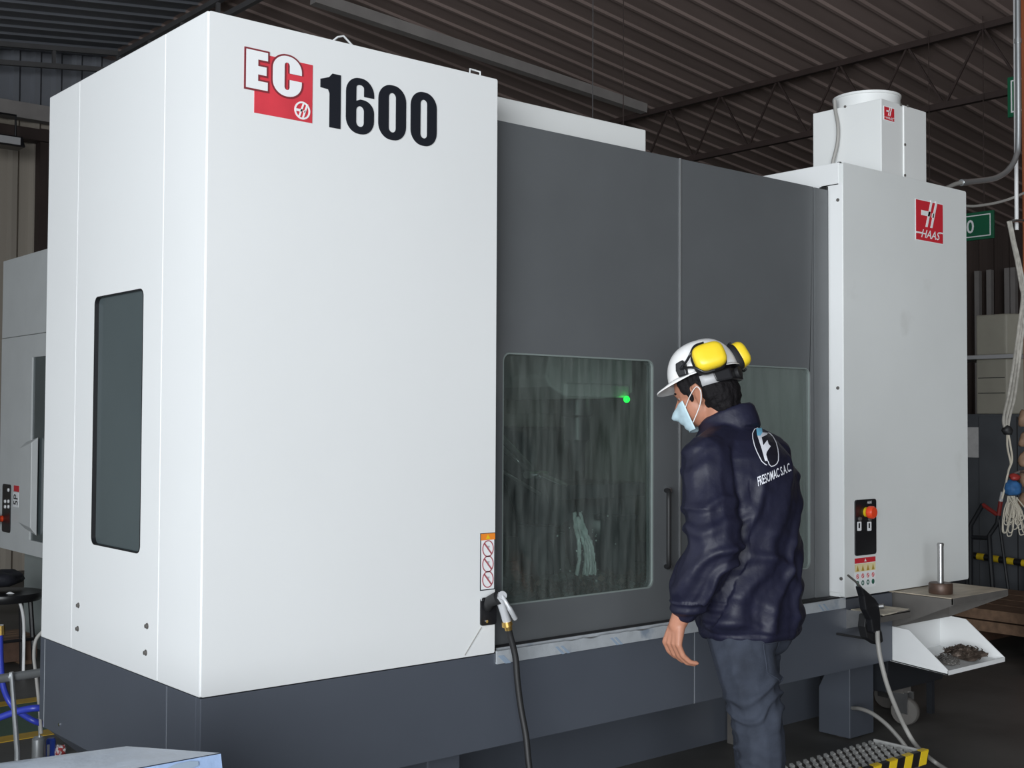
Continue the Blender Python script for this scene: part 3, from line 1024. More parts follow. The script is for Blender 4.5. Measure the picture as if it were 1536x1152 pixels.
# prohibition label on the left body
a, b = pl(721, 801), pl(741, 883)
x0_, x1_ = a[0], X1 - .002
z1_, z0_ = a[1], b[1]
h, w = z1_ - z0_, x1_ - x0_
wl = MB().prism([rect(x0_, x1_, z0_, z1_)], 1, Y0 - .001, Y0 + .001).build('prohibition_label', 'signwhite', mc)
MB().prism([rect(x0_ - .002, x1_, z0_ - .002, z1_ + .002), rect(x0_ + .001, x1_ - .003, z0_ + .001, z1_)], 1, Y0 - .0013, Y0).build('label_border', 'ink', wl)
MB().prism([rect(x0_, x1_, z1_ - .115 * h, z1_)], 1, Y0 - .0016, Y0).build('label_band', 'orange', wl)
MB().prism([[(x0_ + .5 * w - .009, z1_ - .095 * h), (x0_ + .5 * w + .009, z1_ - .095 * h), (x0_ + .5 * w, z1_ - .02 * h)]], 1, Y0 - .002, Y0).build('label_symbol', 'yellow', wl)
mr = mat('label_dull_red', (0.42, 0.12, 0.14), .5)
for i in range(3):
    zc = z1_ - h * (.27 + .275 * i)
    c = x0_ + .5 * w
    r_ = .40 * w
    MB().prism([arc(c, zc, r_, r_ * 1.15, 0, 350, 28), arc(c, zc, r_ * .86, r_, 0, 350, 28)], 1, Y0 - .002, Y0).build('label_symbol', mr, wl)
    MB().prism([[(c - r_ * .72, zc + r_ * .66), (c - r_ * .56, zc + r_ * .82), (c + r_ * .72, zc - r_ * .66), (c + r_ * .56, zc - r_ * .82)]], 1,
               Y0 - .002, Y0).build('label_symbol', mr, wl)
    MB().prism([[(c - r_ * .15, zc + r_ * .4), (c + r_ * .3, zc + r_ * .35), (c + r_ * .1, zc - .1 * r_), (c + r_ * .35, zc - r_ * .5), (c - r_ * .05, zc - r_ * .2)]], 1,
               Y0 - .0018, Y0).build('label_symbol', 'grey_pl', wl)

# holder for the wash gun
a, b = pl(720, 897), pl(741, 936)
hp = MB().prism([rrect(a[0], X1 + .002, b[1], a[1], .008)], 1, Y0 - .006, Y0 + .001).build('gun_holder', 'black', mc, bevel=0.0015)
hc = PY(738, 897, Y0 - .03)
MB().tube([PY(731, 912, Y0 - .004), PY(735, 902, Y0 - .03), hc + Vector((.0, -.03, .004))], [.014, .018, .021], 14).build('holder_tube', 'rubber', hp, smooth=50)
for px, py in ((723, 899), (729.5, 932)):
    MB().lathe([(0.006, 0), (0.005, .004), (0, .004)], PY(px, py, Y0 - .006), (0, -1, 0), 8).build('bolt', 'chrome', hp)
# thin scratch / cord on the panel below the holder
MB().tube([PY(722, 941, Y0 - .001), PY(697, 983, Y0 - .001)], 0.0016, 5).build('ground_wire', 'cable', mc)

# ---- inside of the machine
inn = MB()
inn.box(X1 + .02, XA, 4.75, 4.8, ZA, 2.42)
bk = inn.build('inner_back_wall', 'inner', mc)
MB().box(X1 + .001, X1 + .02, YD + .06, 4.75, ZA, 2.42).build('inner_side_wall', 'inner', mc)
MB().box(XA - .0, XA + .02, YD + .06, 4.8, ZA, 2.42).build('inner_side_wall', 'inner', mc)
MB().box(X1 + .02, XA, YD + .04, 4.8, 2.40, 2.43).build('inner_roof_unseen', 'inner', mc)  # unseen roof, added to keep outside light from the interior
MB().box(X1 + .02, XA, YD + .04, 4.75, 0.70, 0.74).build('inner_floor', 'inner', mc)
# horizontal way-cover slats on the back wall
zz = 1.05
while zz < 2.3:
    MB().hull8([(2.6, 4.70, zz), (4.3, 4.70, zz), (4.3, 4.75, zz), (2.6, 4.75, zz)],
               [(2.6, 4.725, zz + .105), (4.3, 4.725, zz + .105), (4.3, 4.75, zz + .105), (2.6, 4.75, zz + .105)]).build('cover_slat', 'inner', bk)
    zz += .11


def ib(px0, px1, py0, py1, y, d):
    """block whose front face fills a pixel rectangle in plane y"""
    a, b = PY(px0, py0, y), PY(px1, py1, y)
    return (a.x, b.x, y, y + d, min(a.z, b.z), max(a.z, b.z))


# spindle head: white housing and dark nose
a = [PY(*p, 3.85) for p in ((826, 531), (836, 520), (950, 528), (950, 590), (905, 598), (852, 598), (826, 580), (818, 565), (822, 548))]
sh = MB().prism([[(p.x, p.z) for p in a]], 1, 3.85, 4.6).build('spindle_housing', 'white2', mc, bevel=0.02, seg=3)
MB().box(*ib(850, 945, 574, 597, 3.835, .03)).build('housing_lip', 'white2', sh, bevel=0.008)
c = PY(866, 600, 4.05)
MB().lathe([(0.075, 0), (0.075, -.09), (0.06, -.10), (0.06, -.20), (0.04, -.22), (0.03, -.34), (0, -.34)], c + Vector((0, 0, .02)), n=20).build('spindle_nose', 'inner_dark', sh, smooth=40)
MB().ball(PY(940, 599, 3.82), 0.015, 12, 8).build('green_lamp', 'green_led', sh)
# dark steel column
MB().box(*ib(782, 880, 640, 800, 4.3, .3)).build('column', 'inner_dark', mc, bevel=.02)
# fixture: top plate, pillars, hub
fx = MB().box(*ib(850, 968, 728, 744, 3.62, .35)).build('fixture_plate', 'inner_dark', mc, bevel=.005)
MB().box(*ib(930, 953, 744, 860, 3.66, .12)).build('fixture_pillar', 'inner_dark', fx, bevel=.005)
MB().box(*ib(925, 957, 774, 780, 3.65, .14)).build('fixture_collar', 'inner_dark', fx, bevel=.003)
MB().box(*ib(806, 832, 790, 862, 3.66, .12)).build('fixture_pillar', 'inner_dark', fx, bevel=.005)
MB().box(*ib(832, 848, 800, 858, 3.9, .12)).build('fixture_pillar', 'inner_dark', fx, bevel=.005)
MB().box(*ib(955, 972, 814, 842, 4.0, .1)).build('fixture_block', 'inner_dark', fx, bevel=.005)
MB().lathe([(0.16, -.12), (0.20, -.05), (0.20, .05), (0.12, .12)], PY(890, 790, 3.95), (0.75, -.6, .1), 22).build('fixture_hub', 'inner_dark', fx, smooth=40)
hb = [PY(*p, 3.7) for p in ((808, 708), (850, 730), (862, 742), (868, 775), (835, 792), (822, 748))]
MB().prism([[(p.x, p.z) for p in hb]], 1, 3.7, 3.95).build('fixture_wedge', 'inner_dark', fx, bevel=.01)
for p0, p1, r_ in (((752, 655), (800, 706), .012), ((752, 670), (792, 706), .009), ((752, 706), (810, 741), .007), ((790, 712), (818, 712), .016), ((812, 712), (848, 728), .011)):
    MB().tube([PY(*p0, 3.55), PY(*p1, 3.62)], r_, 8).build('pipe_and_glint', 'chrome' if r_ == .011 else 'steel', fx, smooth=60)  # the chrome piece stands in for a bright glint
# coolant falling in a stream, and the flooded floor with chips
st = [(866, 768, 8), (870, 790, 9), (877, 812, 10), (880, 835, 11), (879, 862, 13)]
pts = [PY(a, b, 3.64) for a, b, c in st]
cm = MB()
rnd = random.Random(11)
for s in range(9):
    o_ = Vector((rnd.uniform(-.022, .022), rnd.uniform(-.02, .02), 0))
    a_ = rnd.randint(0, 8)
    cm.tube([q_ + o_ * (.5 + i_ * .05) for i_, q_ in enumerate(bez(pts, 6)[a_:])], rnd.uniform(.004, .011), 8)
for v in cm.v:
    k, k2 = noise.noise(v * 34), noise.noise(v * 80)
    v += Vector((k * .016 + k2 * .006, k * .012, k2 * .006))
for s in range(24):
    q_ = pts[rnd.randint(0, 4)] + Vector((rnd.gauss(0, .05), rnd.gauss(0, .03), rnd.gauss(0, .05)))
    cm.ball(q_, rnd.uniform(.002, .005), 6, 4)
cm.build('coolant_stream', 'coolant', mc, smooth=70)
w_ = MB()
gx, gy = 40, 30
vs = []
for j in range(gy + 1):
    for i in range(gx + 1):
        x = 2.55 + (4.33 - 2.55) * i / gx
        y = 3.14 + (4.7 - 3.14) * j / gy
        vs.append((x, y, .755 + .03 * noise.noise(Vector((x * 6, y * 6, 0))) + .02 * noise.noise(Vector((x * 17, y * 17, 3)))))
fs = [(j * (gx + 1) + i, j * (gx + 1) + i + 1, (j + 1) * (gx + 1) + i + 1, (j + 1) * (gx + 1) + i) for j in range(gy) for i in range(gx)]
w_.add(vs, fs).build('coolant_pool', 'coolant', mc, smooth=180)
ch = MB()
for i in range(900):
    x, y = random.uniform(3.0, 4.2), random.uniform(3.2, 3.75)
    z = .775 + random.uniform(0, .03)
    s = random.uniform(.006, .02)
    d = Vector((random.uniform(-1, 1), random.uniform(-1, 1), random.uniform(-.4, .6))).normalized() * s
    e = d.orthogonal() * .4
    c = Vector((x, y, z))
    ch.add([c - d, c + e, c + d + Vector((0, 0, s * .5)), c - e + Vector((0, 0, s))], [(0, 1, 2), (0, 2, 3), (0, 1, 3), (1, 2, 3)])
tag(ch.build('swarf', 'chips', mc), kind='stuff')

# ================================================================== THINGS ON AND AROUND THE MACHINE
# ---- wash gun hanging on its holder, with hose to the floor
yg = Y0 - .055
g0 = PY(752, 899, yg)
t = thing('wash_gun', g0, 'silver metal wash gun with brass fitting hanging on the black holder', 'wash gun')
MB().tube([PY(746, 893, yg), PY(750, 897, yg), PY(756, 918, yg), PY(761, 934, yg)], [.012, .015, .013, .014], 14).build('gun_body', 'alloy', t, smooth=50)
MB().tube([PY(747, 899, yg + .03), PY(754, 893, yg - .015)], [.017, .014], 14).build('nozzle', 'alloy', t, smooth=40)
MB().tube(bez([PY(754, 894, yg - .012), PY(760, 905, yg - .03), PY(767, 917, yg - .035), PY(773, 928, yg - .03)], 5), [.006] * 8 + [.008] * 8, 8
          ).build('trigger', 'alloy', t, smooth=60)
MB().tube([PY(760, 932, yg), PY(761, 938, yg), PY(762, 938.5, yg), PY(763, 945, yg)], [.016, .018, .013, .012], 12).build('brass_fitting', 'brass', t, smooth=40)
pts = [PY(763, 944, yg), PY(766, 956, yg), PY(773, 985, yg - .005), PY(776, 1020, yg - .01), PY(781, 1060, yg - .02), PY(789, 1105, yg - .04), PY(794, 1152, yg - .06)]
e = pts[-1]
pts += [e + Vector((.01, -.03, -.15)), e + Vector((.03, -.10, -.30)), Vector((e.x + .10, e.y - .22, .012)), Vector((e.x + .35, e.y - .25, .012)), Vector((e.x + .7, e.y - .1, .012))]
MB().tube(bez(pts, 7), .0105, 10).build('hose', 'rubber', t, smooth=60)

# ---- black air gun with thin nozzle on its bracket, at the right
ya_ = Y0 - .20
c0 = PY(1310, 920, ya_)
t = thing('air_gun', c0, 'black plastic air gun with a thin steel nozzle pipe beside the small card tray', 'air gun')
MB().tube([PY(1272, 863, ya_), PY(1283, 872, ya_), PY(1292, 882, ya_)], .0045, 8).build('nozzle_pipe', 'steel_dark', t, smooth=60)
gp = [PY(*p, ya_ - .015) for p in ((1291, 879), (1297, 883), (1313, 897), (1319, 906), (1321, 920), (1322, 948), (1310, 950), (1307, 930), (1299, 915), (1296, 895))]
MB().prism([[(p.x, p.z) for p in gp]], 1, ya_ - .016, ya_ + .016).build('gun_body', 'black', t, bevel=.008, seg=3)
MB().tube([PY(1294, 886, ya_), PY(1299, 896, ya_), PY(1297, 903, ya_)], [.006, .01, .004], 8).build('trigger', 'rubber', t)
MB().lathe([(.009, 0), (.009, .02), (0, .02)], PY(1318, 910, ya_ - .01), (0.5, -1, .2), 10).build('valve_button', 'steel', t)
gb = [PY(*p, ya_ + .02) for p in ((1298, 922), (1307, 918), (1322, 948), (1324, 962), (1316, 967), (1300, 957), (1296, 940))]
bk_ = MB().prism([[(p.x, p.z) for p in gb]], 1, ya_ + .016, ya_ + .05).box(gb[4].x - .016, gb[4].x - .010, ya_ + .04, Y0 + .006, gb[4].z + .015, gb[4].z + .025).build('bracket', 'rubber', t, bevel=.004)
for p in ((1305.5, 935), (1304.5, 940)):
    MB().lathe([(.005, 0), (.004, .004), (0, .004)], PY(*p, ya_ + .016), (0, -1, 0), 8).build('bolt', 'chrome', t)
pts = [PY(1316, 946, ya_ - .015), PY(1317, 965, ya_ - .015), PY(1321, 990, ya_ - .03), PY(1330, 1025, ya_ - .05), PY(1342, 1057, ya_ - .06), PY(1356, 1088, ya_ - .06),
       PY(1374, 1118, ya_ - .08)]
e = pts[-1]
pts += [PZ(1398, 1140, .03), PZ(1425, 1158, .012), PZ(1470, 1190, .012)]
MB().tube(bez(pts, 7), .0095, 8).build('hose', 'cable', t, smooth=60)
# second grey hose from the machine leg to the floor
hh = [PY(1279, 1062, 3.275), PY(1290, 1063, 3.2), PY(1308, 1070, 3.12), PY(1328, 1085, 3.05), PY(1346, 1104, 3.0), PY(1360, 1122, 2.96)]
pts = hh + [PZ(1372, 1140, .012), PZ(1380, 1165, .012)]
q = MB().tube(bez(pts, 7), .0095, 8)
tag(q.build('drain_hose', 'cable', smooth=60), 'grey hose curving from the machine leg down to the floor', 'hose')

# ---- small steel tray with soiled card, fixed to the skirt
tx0, tx1, ty0, tz = 4.385, 4.60, 2.84, 0.668
t = thing('card_tray', ((tx0 + tx1) / 2, Y0, tz - .05), 'small bent steel tray holding soiled card on the skirt', 'tray')
MB().box(tx0, tx1, ty0, Y0 + .004, tz - .006, tz - .002).build('tray_floor', 'steel_dark', t)
MB().prism([[(ty0, tz + .004), (Y0 + .004, tz + .004), (Y0 + .004, tz - .075), (Y0 - .05, tz - .06)]], 0, tx0 - .002, tx0).build('tray_side', 'steel', t)
MB().prism([[(ty0, tz + .004), (Y0 + .004, tz + .004), (Y0 + .004, tz - .075), (Y0 - .05, tz - .06)]], 0, tx1, tx1 + .002).build('tray_side', 'steel_dark', t)
MB().box(tx0, tx1, ty0, ty0 + .003, tz - .03, tz + .002).build('tray_lip', 'steel_dark', t)
crd = MB().hull8([(tx0 + .005, ty0 - .01, tz - .001), (tx1 + .01, ty0 + .01, tz - .001), (tx1 - .01, Y0 - .02, tz - .001), (tx0 + .01, Y0 - .01, tz - .001)],
                 [(tx0 + .005, ty0 - .01, tz + .004), (tx1 + .01, ty0 + .01, tz + .004), (tx1 - .01, Y0 - .02, tz + .006), (tx0 + .01, Y0 - .01, tz + .006)])
tag(crd.build('soiled_card', 'soiled_paper'), 'oil-stained card lying in the small steel tray', 'card')

# ---- bench shelf on gusset
sx0, sx1, sy0, sz = 4.737, 5.195, 2.725, 0.718
t = thing('bench_shelf', ((sx0 + sx1) / 2, Y0, sz - .15), 'worn steel bench shelf with deep side plates fixed below the cabinet', 'shelf')
MB().box(sx0, sx1, sy0, Y0 + .028, sz - .006, sz).build('shelf_top', 'woodtop', t)
MB().box(sx0, sx1, sy0 - .002, sy0 + .006, sz - .028, sz - .001).build('front_edge', 'steel_dark', t)
for x in (sx0, sx1 - .006):
    MB().prism([[(sy0, sz - .004), (Y0 + .004, sz - .004), (Y0 + .004, sz - .155), (sy0, sz - .03)]], 0, x, x + .006).build('side_plate', 'steel_dark', t)
MB().box(sx0, sx1, Y0 + .004, Y0 + .03, sz - .155, sz - .006).build('back_plate', 'steel_dark', t)
# cutter block with shaft standing on the shelf
c = PZ(1411, 890, sz)
t = thing('arbor_block', c, 'brown round steel block with an upright shaft standing on the bench shelf', 'block')
MB().lathe([(.048, 0), (.050, .004), (.050, .042), (.047, .046), (0, .046)], c, n=28).build('round_block', 'cutter', t, smooth=40)
MB().lathe([(.013, .046), (.013, .205), (.0145, .205), (.0145, .213), (.011, .217), (0, .217)], c, n=18).build('shaft', 'steel', t, smooth=40)

# ---- white chip tray below it
wx0, wx1 = 4.727, 5.197
side = [(Y0 + .06, .570), (2.925, .561), (2.742, .416), (2.742, .397), (Y0 + .06, .420)]
t = thing('chip_tray', ((wx0 + wx1) / 2, Y0, .40), 'white sheet-metal chip tray with sloping sides fixed to the machine end', 'tray')
for x in (wx0, wx1 - .004):
    MB().prism([side], 0, x, x + .004).build('side_plate', 'white', t)
MB().hull8([(wx0, 2.745, .397), (wx1, 2.745, .397), (wx1, Y0 + .06, .418), (wx0, Y0 + .06, .418)],
           [(wx0, 2.745, .402), (wx1, 2.745, .402), (wx1, Y0 + .06, .424), (wx0, Y0 + .06, .424)]).build('tray_floor', 'white', t)
MB().box(wx0, wx1, 2.741, 2.745, .397, .416).build('front_lip', 'white', t)
MB().box(wx0, wx1, Y0 + .052, Y0 + .06, .42, .575).build('back_plate', 'white', t)
q = PY(1423, 938, Y0 + .052)
MB().prism([rrect(q.x - .006, q.x + .006, q.z - .02, q.z + .02, .0055, 4)], 1, Y0 + .050, Y0 + .053).build('slot', 'black', t)


def lump(c, sx, sy, sz_, seed, n=16, m=10, rough=.35, f=40):
    b = MB().ball(c, (sx, sy, sz_), n, m)
    for v in b.v:
        d = (v - Vector(c))
        k = 1 + rough * noise.noise(v * f + Vector((seed, 0, 0))) + rough * .6 * noise.noise(v * f * 2.3 + Vector((seed, 3, 0)))
        v.xyz = Vector(c) + d * k
        v.z = max(v.z, c[2] - sz_ * .75)
    return b


def pile(name, c, ex, ey, ez, n, m, label, cat, seed):
    rnd = random.Random(seed)
    b = MB()
    lp = lump(c, ex * .8, ey * .8, ez * .7, seed, 20, 12, .5, 30)
    b.add(lp.v, lp.f)
    for i in range(n):
        x, y = rnd.uniform(-1, 1), rnd.uniform(-1, 1)
        if x * x + y * y > 1:
            continue
        h = (1 - (x * x + y * y)) * ez * .8
        p = Vector(c) + Vector((x * ex, y * ey, h - ez * .3))
        s = rnd.uniform(.008, .018)
        pts = [p + Vector((s * .6 * math.cos(a), s * .6 * math.sin(a), s * .25 * a)) for a in [k * .9 + i for k in range(6)]]
        for q_ in pts:
            q_.z = max(q_.z - .25 * s * i + 0, c[2] - ez * .5) if False else max(q_.z - .25 * s * i, c[2] - ez * .5)
        b.tube(pts, .0022, 4)
    o = b.build(name, m)
    return tag(o, label, cat)


fz = lambda y: .402 + (y - 2.745) / (.315) * .022
pc = Vector((5.07, 2.86, fz(2.86) + .022))
pile('chip_heap', pc, .085, .095, .040, 160, 'chips', 'rusty brown heap of chips against the right side of the white tray', 'chips', 3)
pc = Vector((4.88, 2.84, fz(2.84) + .014))
pile('chip_heap', pc, .055, .055, .028, 90, 'steel_dark', 'small dark grey cluster of chips in the middle of the white tray', 'chips', 5)

# ---- chip cart under the machine end
t = thing('chip_cart', (5.25, 3.42, 0), 'dark low cart on pale casters under the machine end', 'cart')
MB().hull8([(5.06, 3.25, .19), (5.55, 3.25, .19), (5.55, 3.62, .19), (5.06, 3.62, .19)],
           [(5.03, 3.22, .38), (5.60, 3.22, .38), (5.60, 3.64, .38), (5.03, 3.64, .38)]).build('cart_body', 'blackpaint', t, bevel=.006)
for cx, cy in ((5.28, 3.31), (5.52, 3.56)):
    MB().box(cx - .035, cx + .035, cy - .03, cy + .03, .155, .19).build('caster_plate', 'steel_dark', t)
    MB().box(cx - .03, cx - .024, cy - .05, cy + .03, .06, .16).build('caster_fork', 'steel', t)
    MB().box(cx + .024, cx + .03, cy - .05, cy + .03, .06, .16).build('caster_fork', 'steel', t)
    MB().lathe([(.02, -.02), (.062, -.02), (.068, -.012), (.068, .012), (.062, .02), (.02, .02)], (cx, cy - .02, .068), (1, 0.25, 0), 24).build('wheel', 'steel_dark', t, smooth=40)
MB().box(5.585, 5.61, 3.33, 3.36, 0, .38).build('leg', 'blackpaint', t)
MB().box(5.07, 5.095, 3.58, 3.61, 0, .2).build('leg', 'blackpaint', t)

# ---- step with grating and hazard nosing
px0, px1, py0, py1, pz = 3.22, 4.268, 2.575, 2.797, 0.20
t = thing('step_platform', ((px0 + px1) / 2, (py0 + py1) / 2, 0), 'low steel step with serrated grating and yellow-black striped edge', 'step')
nrow = 5
for i in range(nrow):
    ya0 = py0 + .012 + (py1 - py0 - .012) * i / nrow
    ya1 = py0 + .012 + (py1 - py0 - .012) * (i + 1) / nrow
    bars = MB().box(px0, px1, ya0 + .002, ya0 + .008, pz - .035, pz - .014).box(px0, px1, ya1 - .008, ya1 - .002, pz - .035, pz - .014)
    plank = bars.build('tread_plank', 'steel_dark', t)
    rw = MB()
    x = px0 + .01
    while x < px1 - .04:
        rw.hull8([(x, ya0 + .008, pz - .012), (x + .016, ya0 + .008, pz - .012), (x + .034, ya1 - .008, pz - .012), (x + .018, ya1 - .008, pz - .012)],
                 [(x, ya0 + .008, pz), (x + .016, ya0 + .008, pz), (x + .034, ya1 - .008, pz), (x + .018, ya1 - .008, pz)])
        x += .042
    rw.build('tread_teeth', 'grating', plank)
ns = MB().box(px0 - .002, px1 + .004, py0 - .012, py0 + .012, pz - .05, pz + .003).build('nosing', 'black', t, bevel=.003)
x = px1 + .004
k = 0
while x > px0 + .1:
    MB().prism([[(x, pz + .002), (x - .050, pz + .002), (x - .068, pz - .049), (x - .018, pz - .049)]], 1, py0 - .0135, py0 - .0115).build('hazard_stripe', 'yellow', ns)
    MB().prism([[(x - .050, py0 - .012), (x, py0 - .012), (x + (0 if k == 0 else .008), py0 + .012), (x - .042, py0 + .012)]], 2, pz + .0028, pz + .0042).build('hazard_stripe', 'yellow', ns)
    x -= .105
    k += 1
MB().box(px1 - .006, px1 + .002, py0, py1, pz - .045, pz - .002).build('end_bar', 'grating', t)
MB().box(px0, px0 + .008, py0, py1, pz - .045, pz - .002).build('end_bar', 'grating', t)
for x in (px0 + .03, px1 - .05):
    for y in (py0 + .015, py1 - .04):
        MB().box(x, x + .025, y, y + .025, 0, pz - .034).build('leg', 'steel_dark', t)

# ================================================================== LEFT BACKGROUND
# ---- film-wrapped crate in the foreground
zt_ = .75
P1, P2, P3 = PZ(-60, 1153, zt_), PZ(190, 1120, zt_), PZ(330, 1130, zt_)
P4 = PZ(215, 1151, zt_)
inner = (P4 - P3).normalized()
P4b = P3 + inner * .75
P1b = P1 + inner * .55
loopt = [P1, P2, P3, P4b, P1b]
s_out = Vector((-inner.y, inner.x, 0))
if s_out.dot(P3 - P2) < 0:
    s_out = -s_out
c = Vector(((P1.x + P4b.x) / 2, (P1.y + P4b.y) / 2, 0))
t = thing('wrapped_crate', c, 'pale crate wrapped in cloudy white and blue plastic film', 'crate')
bot = [Vector((p.x, p.y, 0)) for p in loopt]
MB().hull8([b + Vector((0, 0, 0)) for b in bot], [p - Vector((0, 0, .004)) for p in loopt]).build('crate_body', 'wrapblue', t, bevel=.012)
# crumpled film on top
g = 26
vs, fs = [], []
for j in range(g + 1):
    for i in range(g + 1):
        u, v = i / g, j / g
        e0 = P1.lerp(P2, u * 2) if u < .5 else P2.lerp(P3, u * 2 - 1)
        e1 = P1b.lerp(P4b, u)
        p = e0.lerp(e1, v)
        edge = min(1, 6 * min(u, 1 - u, v, 1 - v))
        vs.append(p + Vector((0, 0, .001 + edge * (.006 * abs(noise.noise(p * 9)) + .003 * abs(noise.noise(p * 25))))))
fs = [(j * (g + 1) + i, j * (g + 1) + i + 1, (j + 1) * (g + 1) + i + 1, (j + 1) * (g + 1) + i) for j in range(g) for i in range(g)]
MB().add(vs, fs).build('film_top', 'wrap', t, smooth=180)
dn = Vector((0, 0, -1))
q3, q4 = P3 + s_out * .002, P4b + s_out * .002
ft = MB().hull8([P3 + dn * .001, P4b + dn * .001, P4b + s_out * .004, P3 + s_out * .004],
                [P3 + dn * .30, P4b + dn * .30, P4b + s_out * .085 + dn * .30, P3 + s_out * .085 + dn * .30]).build('film_side', 'wrapblue', t)
# printed blue mark on the film side
b0 = P3.lerp(P4b, .07)
pr = [b0 + (P4b - P3).normalized() * a + (s_out * .27 + dn).normalized() * b + s_out * .007 for a, b in
      ((0, .006), (.02, .002), (.05, .003), (.075, .010), (.07, .02), (.05, .028), (.055, .036), (.02, .03), (.03, .02), (.0, .014))]
MB().add(pr, [tuple(range(len(pr)))]).build('film_print', 'film_blue', t)

# ---- second machine beyond the walkway
mx = 2.6
yA, yB = 7.30, PX(5, 392, mx).y
zt2, zb2 = PX(5, 392, mx).z, PX(3, 822, mx).z
m2 = thing('second_machine', (3.3, 7.75, 0), 'light grey machine with a dark window beyond the green walkway', 'machine')
zsm = PX(5, 508, mx).z
MB().box(mx + .019, 4.0, yA, yB - .005, zb2 + .01, zt2 - .003).build('body', 'm2', m2)
yw = PX(47, 600, mx).y
zw1, zw0 = PX(47, 536, mx).z, PX(44, 810, mx).z
MB().box(mx, mx + .02, yA, yB, zsm + .002, zt2).build('upper_panel', 'm2', m2, bevel=.003)
MB().prism([rect(yA, yB, zb2, zsm - .002), rect(yA + .03, yw, zw0, zw1)], 0, mx, mx + .02).build('lower_panel', 'm2', m2)
MB().box(mx + .010, mx + .016, yA, yw + .01, zw0 - .01, zw1 + .01).build('window', 'glass_side', m2)
MB().box(mx + .15, 3.9, yA + .05, yB - .05, 0, zb2 + .02).build('base', 'm2base', m2)
ys0, ys1 = PX(45, 700, mx - .04).y, PX(29, 700, mx - .04).y
za_, zb__ = PX(36, 655, mx).z, PX(36, 800, mx).z
MB().hull8([(mx - .04, ys0 - .02, zb__ + .05), (mx - .04, ys1, zb__ + .07), (mx, ys1, zb__ + .03), (mx, ys0 - .02, zb__)],
           [(mx - .04, ys0 - .02, za_ - .03), (mx - .04, ys1, za_ - .07), (mx, ys1, za_ - .03), (mx, ys0 - .02, za_)]).build('door_handle_box', 'm2', m2, bevel=.004)
a, b = PX(17, 727, mx), PX(4, 797, mx)
cs = MB().prism([rrect(a.y, b.y, b.z, a.z, .02, 4)], 0, mx - .006, mx + .001).build('switch_strip', 'black', m2)
for px, py in ((8, 752), (13, 752), (8, 760), (13, 760), (13, 735)):
    q = PX(px, py, mx - .006)
    MB().lathe([(.012, 0), (.010, .006), (0, .006)], q, (-1, 0, 0), 10).build('switch_button', 'signwhite', cs)
q = PX(3.5, 778, mx - .006)
MB().lathe([(.02, 0), (.02, .02), (.032, .024), (.032, .045), (0, .047)], q, (-1, 0, 0), 16).build('stop_button', 'estop', cs, smooth=40)
a, b = PX(29, 729, mx), PX(21, 737, mx)
MB().prism([rect(a.y, b.y, b.z, a.z)], 0, mx - .002, mx + .001).build('red_sticker', 'red', m2)
a, b = PX(28, 739, mx), PX(20, 760, mx)
lbp = MB().prism([rect(a.y, b.y, b.z, a.z)], 0, mx - .002, mx + .001).build('white_sticker', 'signwhite', m2)
vs, fs = text_mesh('5P')
MB().add([(mx - .0025, b.y - .008 + (a.y - b.y + .016) * (1 - w2), b.z + .012 + (a.z - b.z - .024) * u2) for u2, w2 in vs], fs).build('lettering', 'ink', lbp)

# ---- low black chair with a black bag on it
c = PD(24, 890, 7.0)
c.z = 0
t = thing('black_chair', c, 'low black seat with thin legs standing before the second machine', 'chair')
zs = PD(24, 888, 7.0).z
MB().lathe([(.14, -.045), (.19, -.04), (.205, -.015), (.20, .005), (.15, .012), (0, .010)], c + Vector((-.06, 0, zs)), n=28).build('seat', 'black', t, smooth=50)
for dx, dy in ((.08, -.1), (.08, .12), (-.2, -.1), (-.2, .12)):
    MB().tube([c + Vector((dx * .7, dy * .7, zs - .03)), c + Vector((dx, dy, 0))], .014, 8).build('leg', 'black', t)
MB().tube([c + Vector((-.2, -.1, .2)), c + Vector((.08, -.1, .2))], .01, 6).build('stretcher', 'black', t)
bg_ = lump(PD(6, 868, 7.0) + Vector((-.08, 0, .0)), .20, .13, .055, 4, 24, 14, .28, 12)
tag(bg_.build('black_bag', 'bagblack', smooth=180), 'black cloth bag lying on the low black seat', 'bag')
cb_ = MB().tube(bez([PD(-8, 892, 6.85), PD(8, 893, 6.85), PD(16, 890, 6.85), PD(28, 900, 6.85), PD(35, 925, 6.85), PD(36, 960, 6.85), Vector((PD(36, 960, 6.85).x, PD(36, 960, 6.85).y, .01))], 5), .009, 6)
tag(cb_.build('white_cable', 'maskw', smooth=60), 'pale cable drooping from the low black seat', 'cable')
# ---- wooden pallet behind the chair
c = Vector((2.12, 7.5, 0))
t = thing('wooden_pallet', c, 'brown wooden pallet on the floor behind the low black seat', 'pallet')
for i in range(4):
    MB().box(1.85, 2.58, 7.40 + i * .075, 7.46 + i * .075, .14, .165).build('plank', 'wood', t)
for x in (1.86, 2.18, 2.50):
    MB().box(x, x + .07, 7.40, 7.69, 0.0, .14).build('runner', 'wood', t)
MB().box(1.85, 2.58, 7.375, 7.40, .03, .165).build('front_plank', 'rust', t)

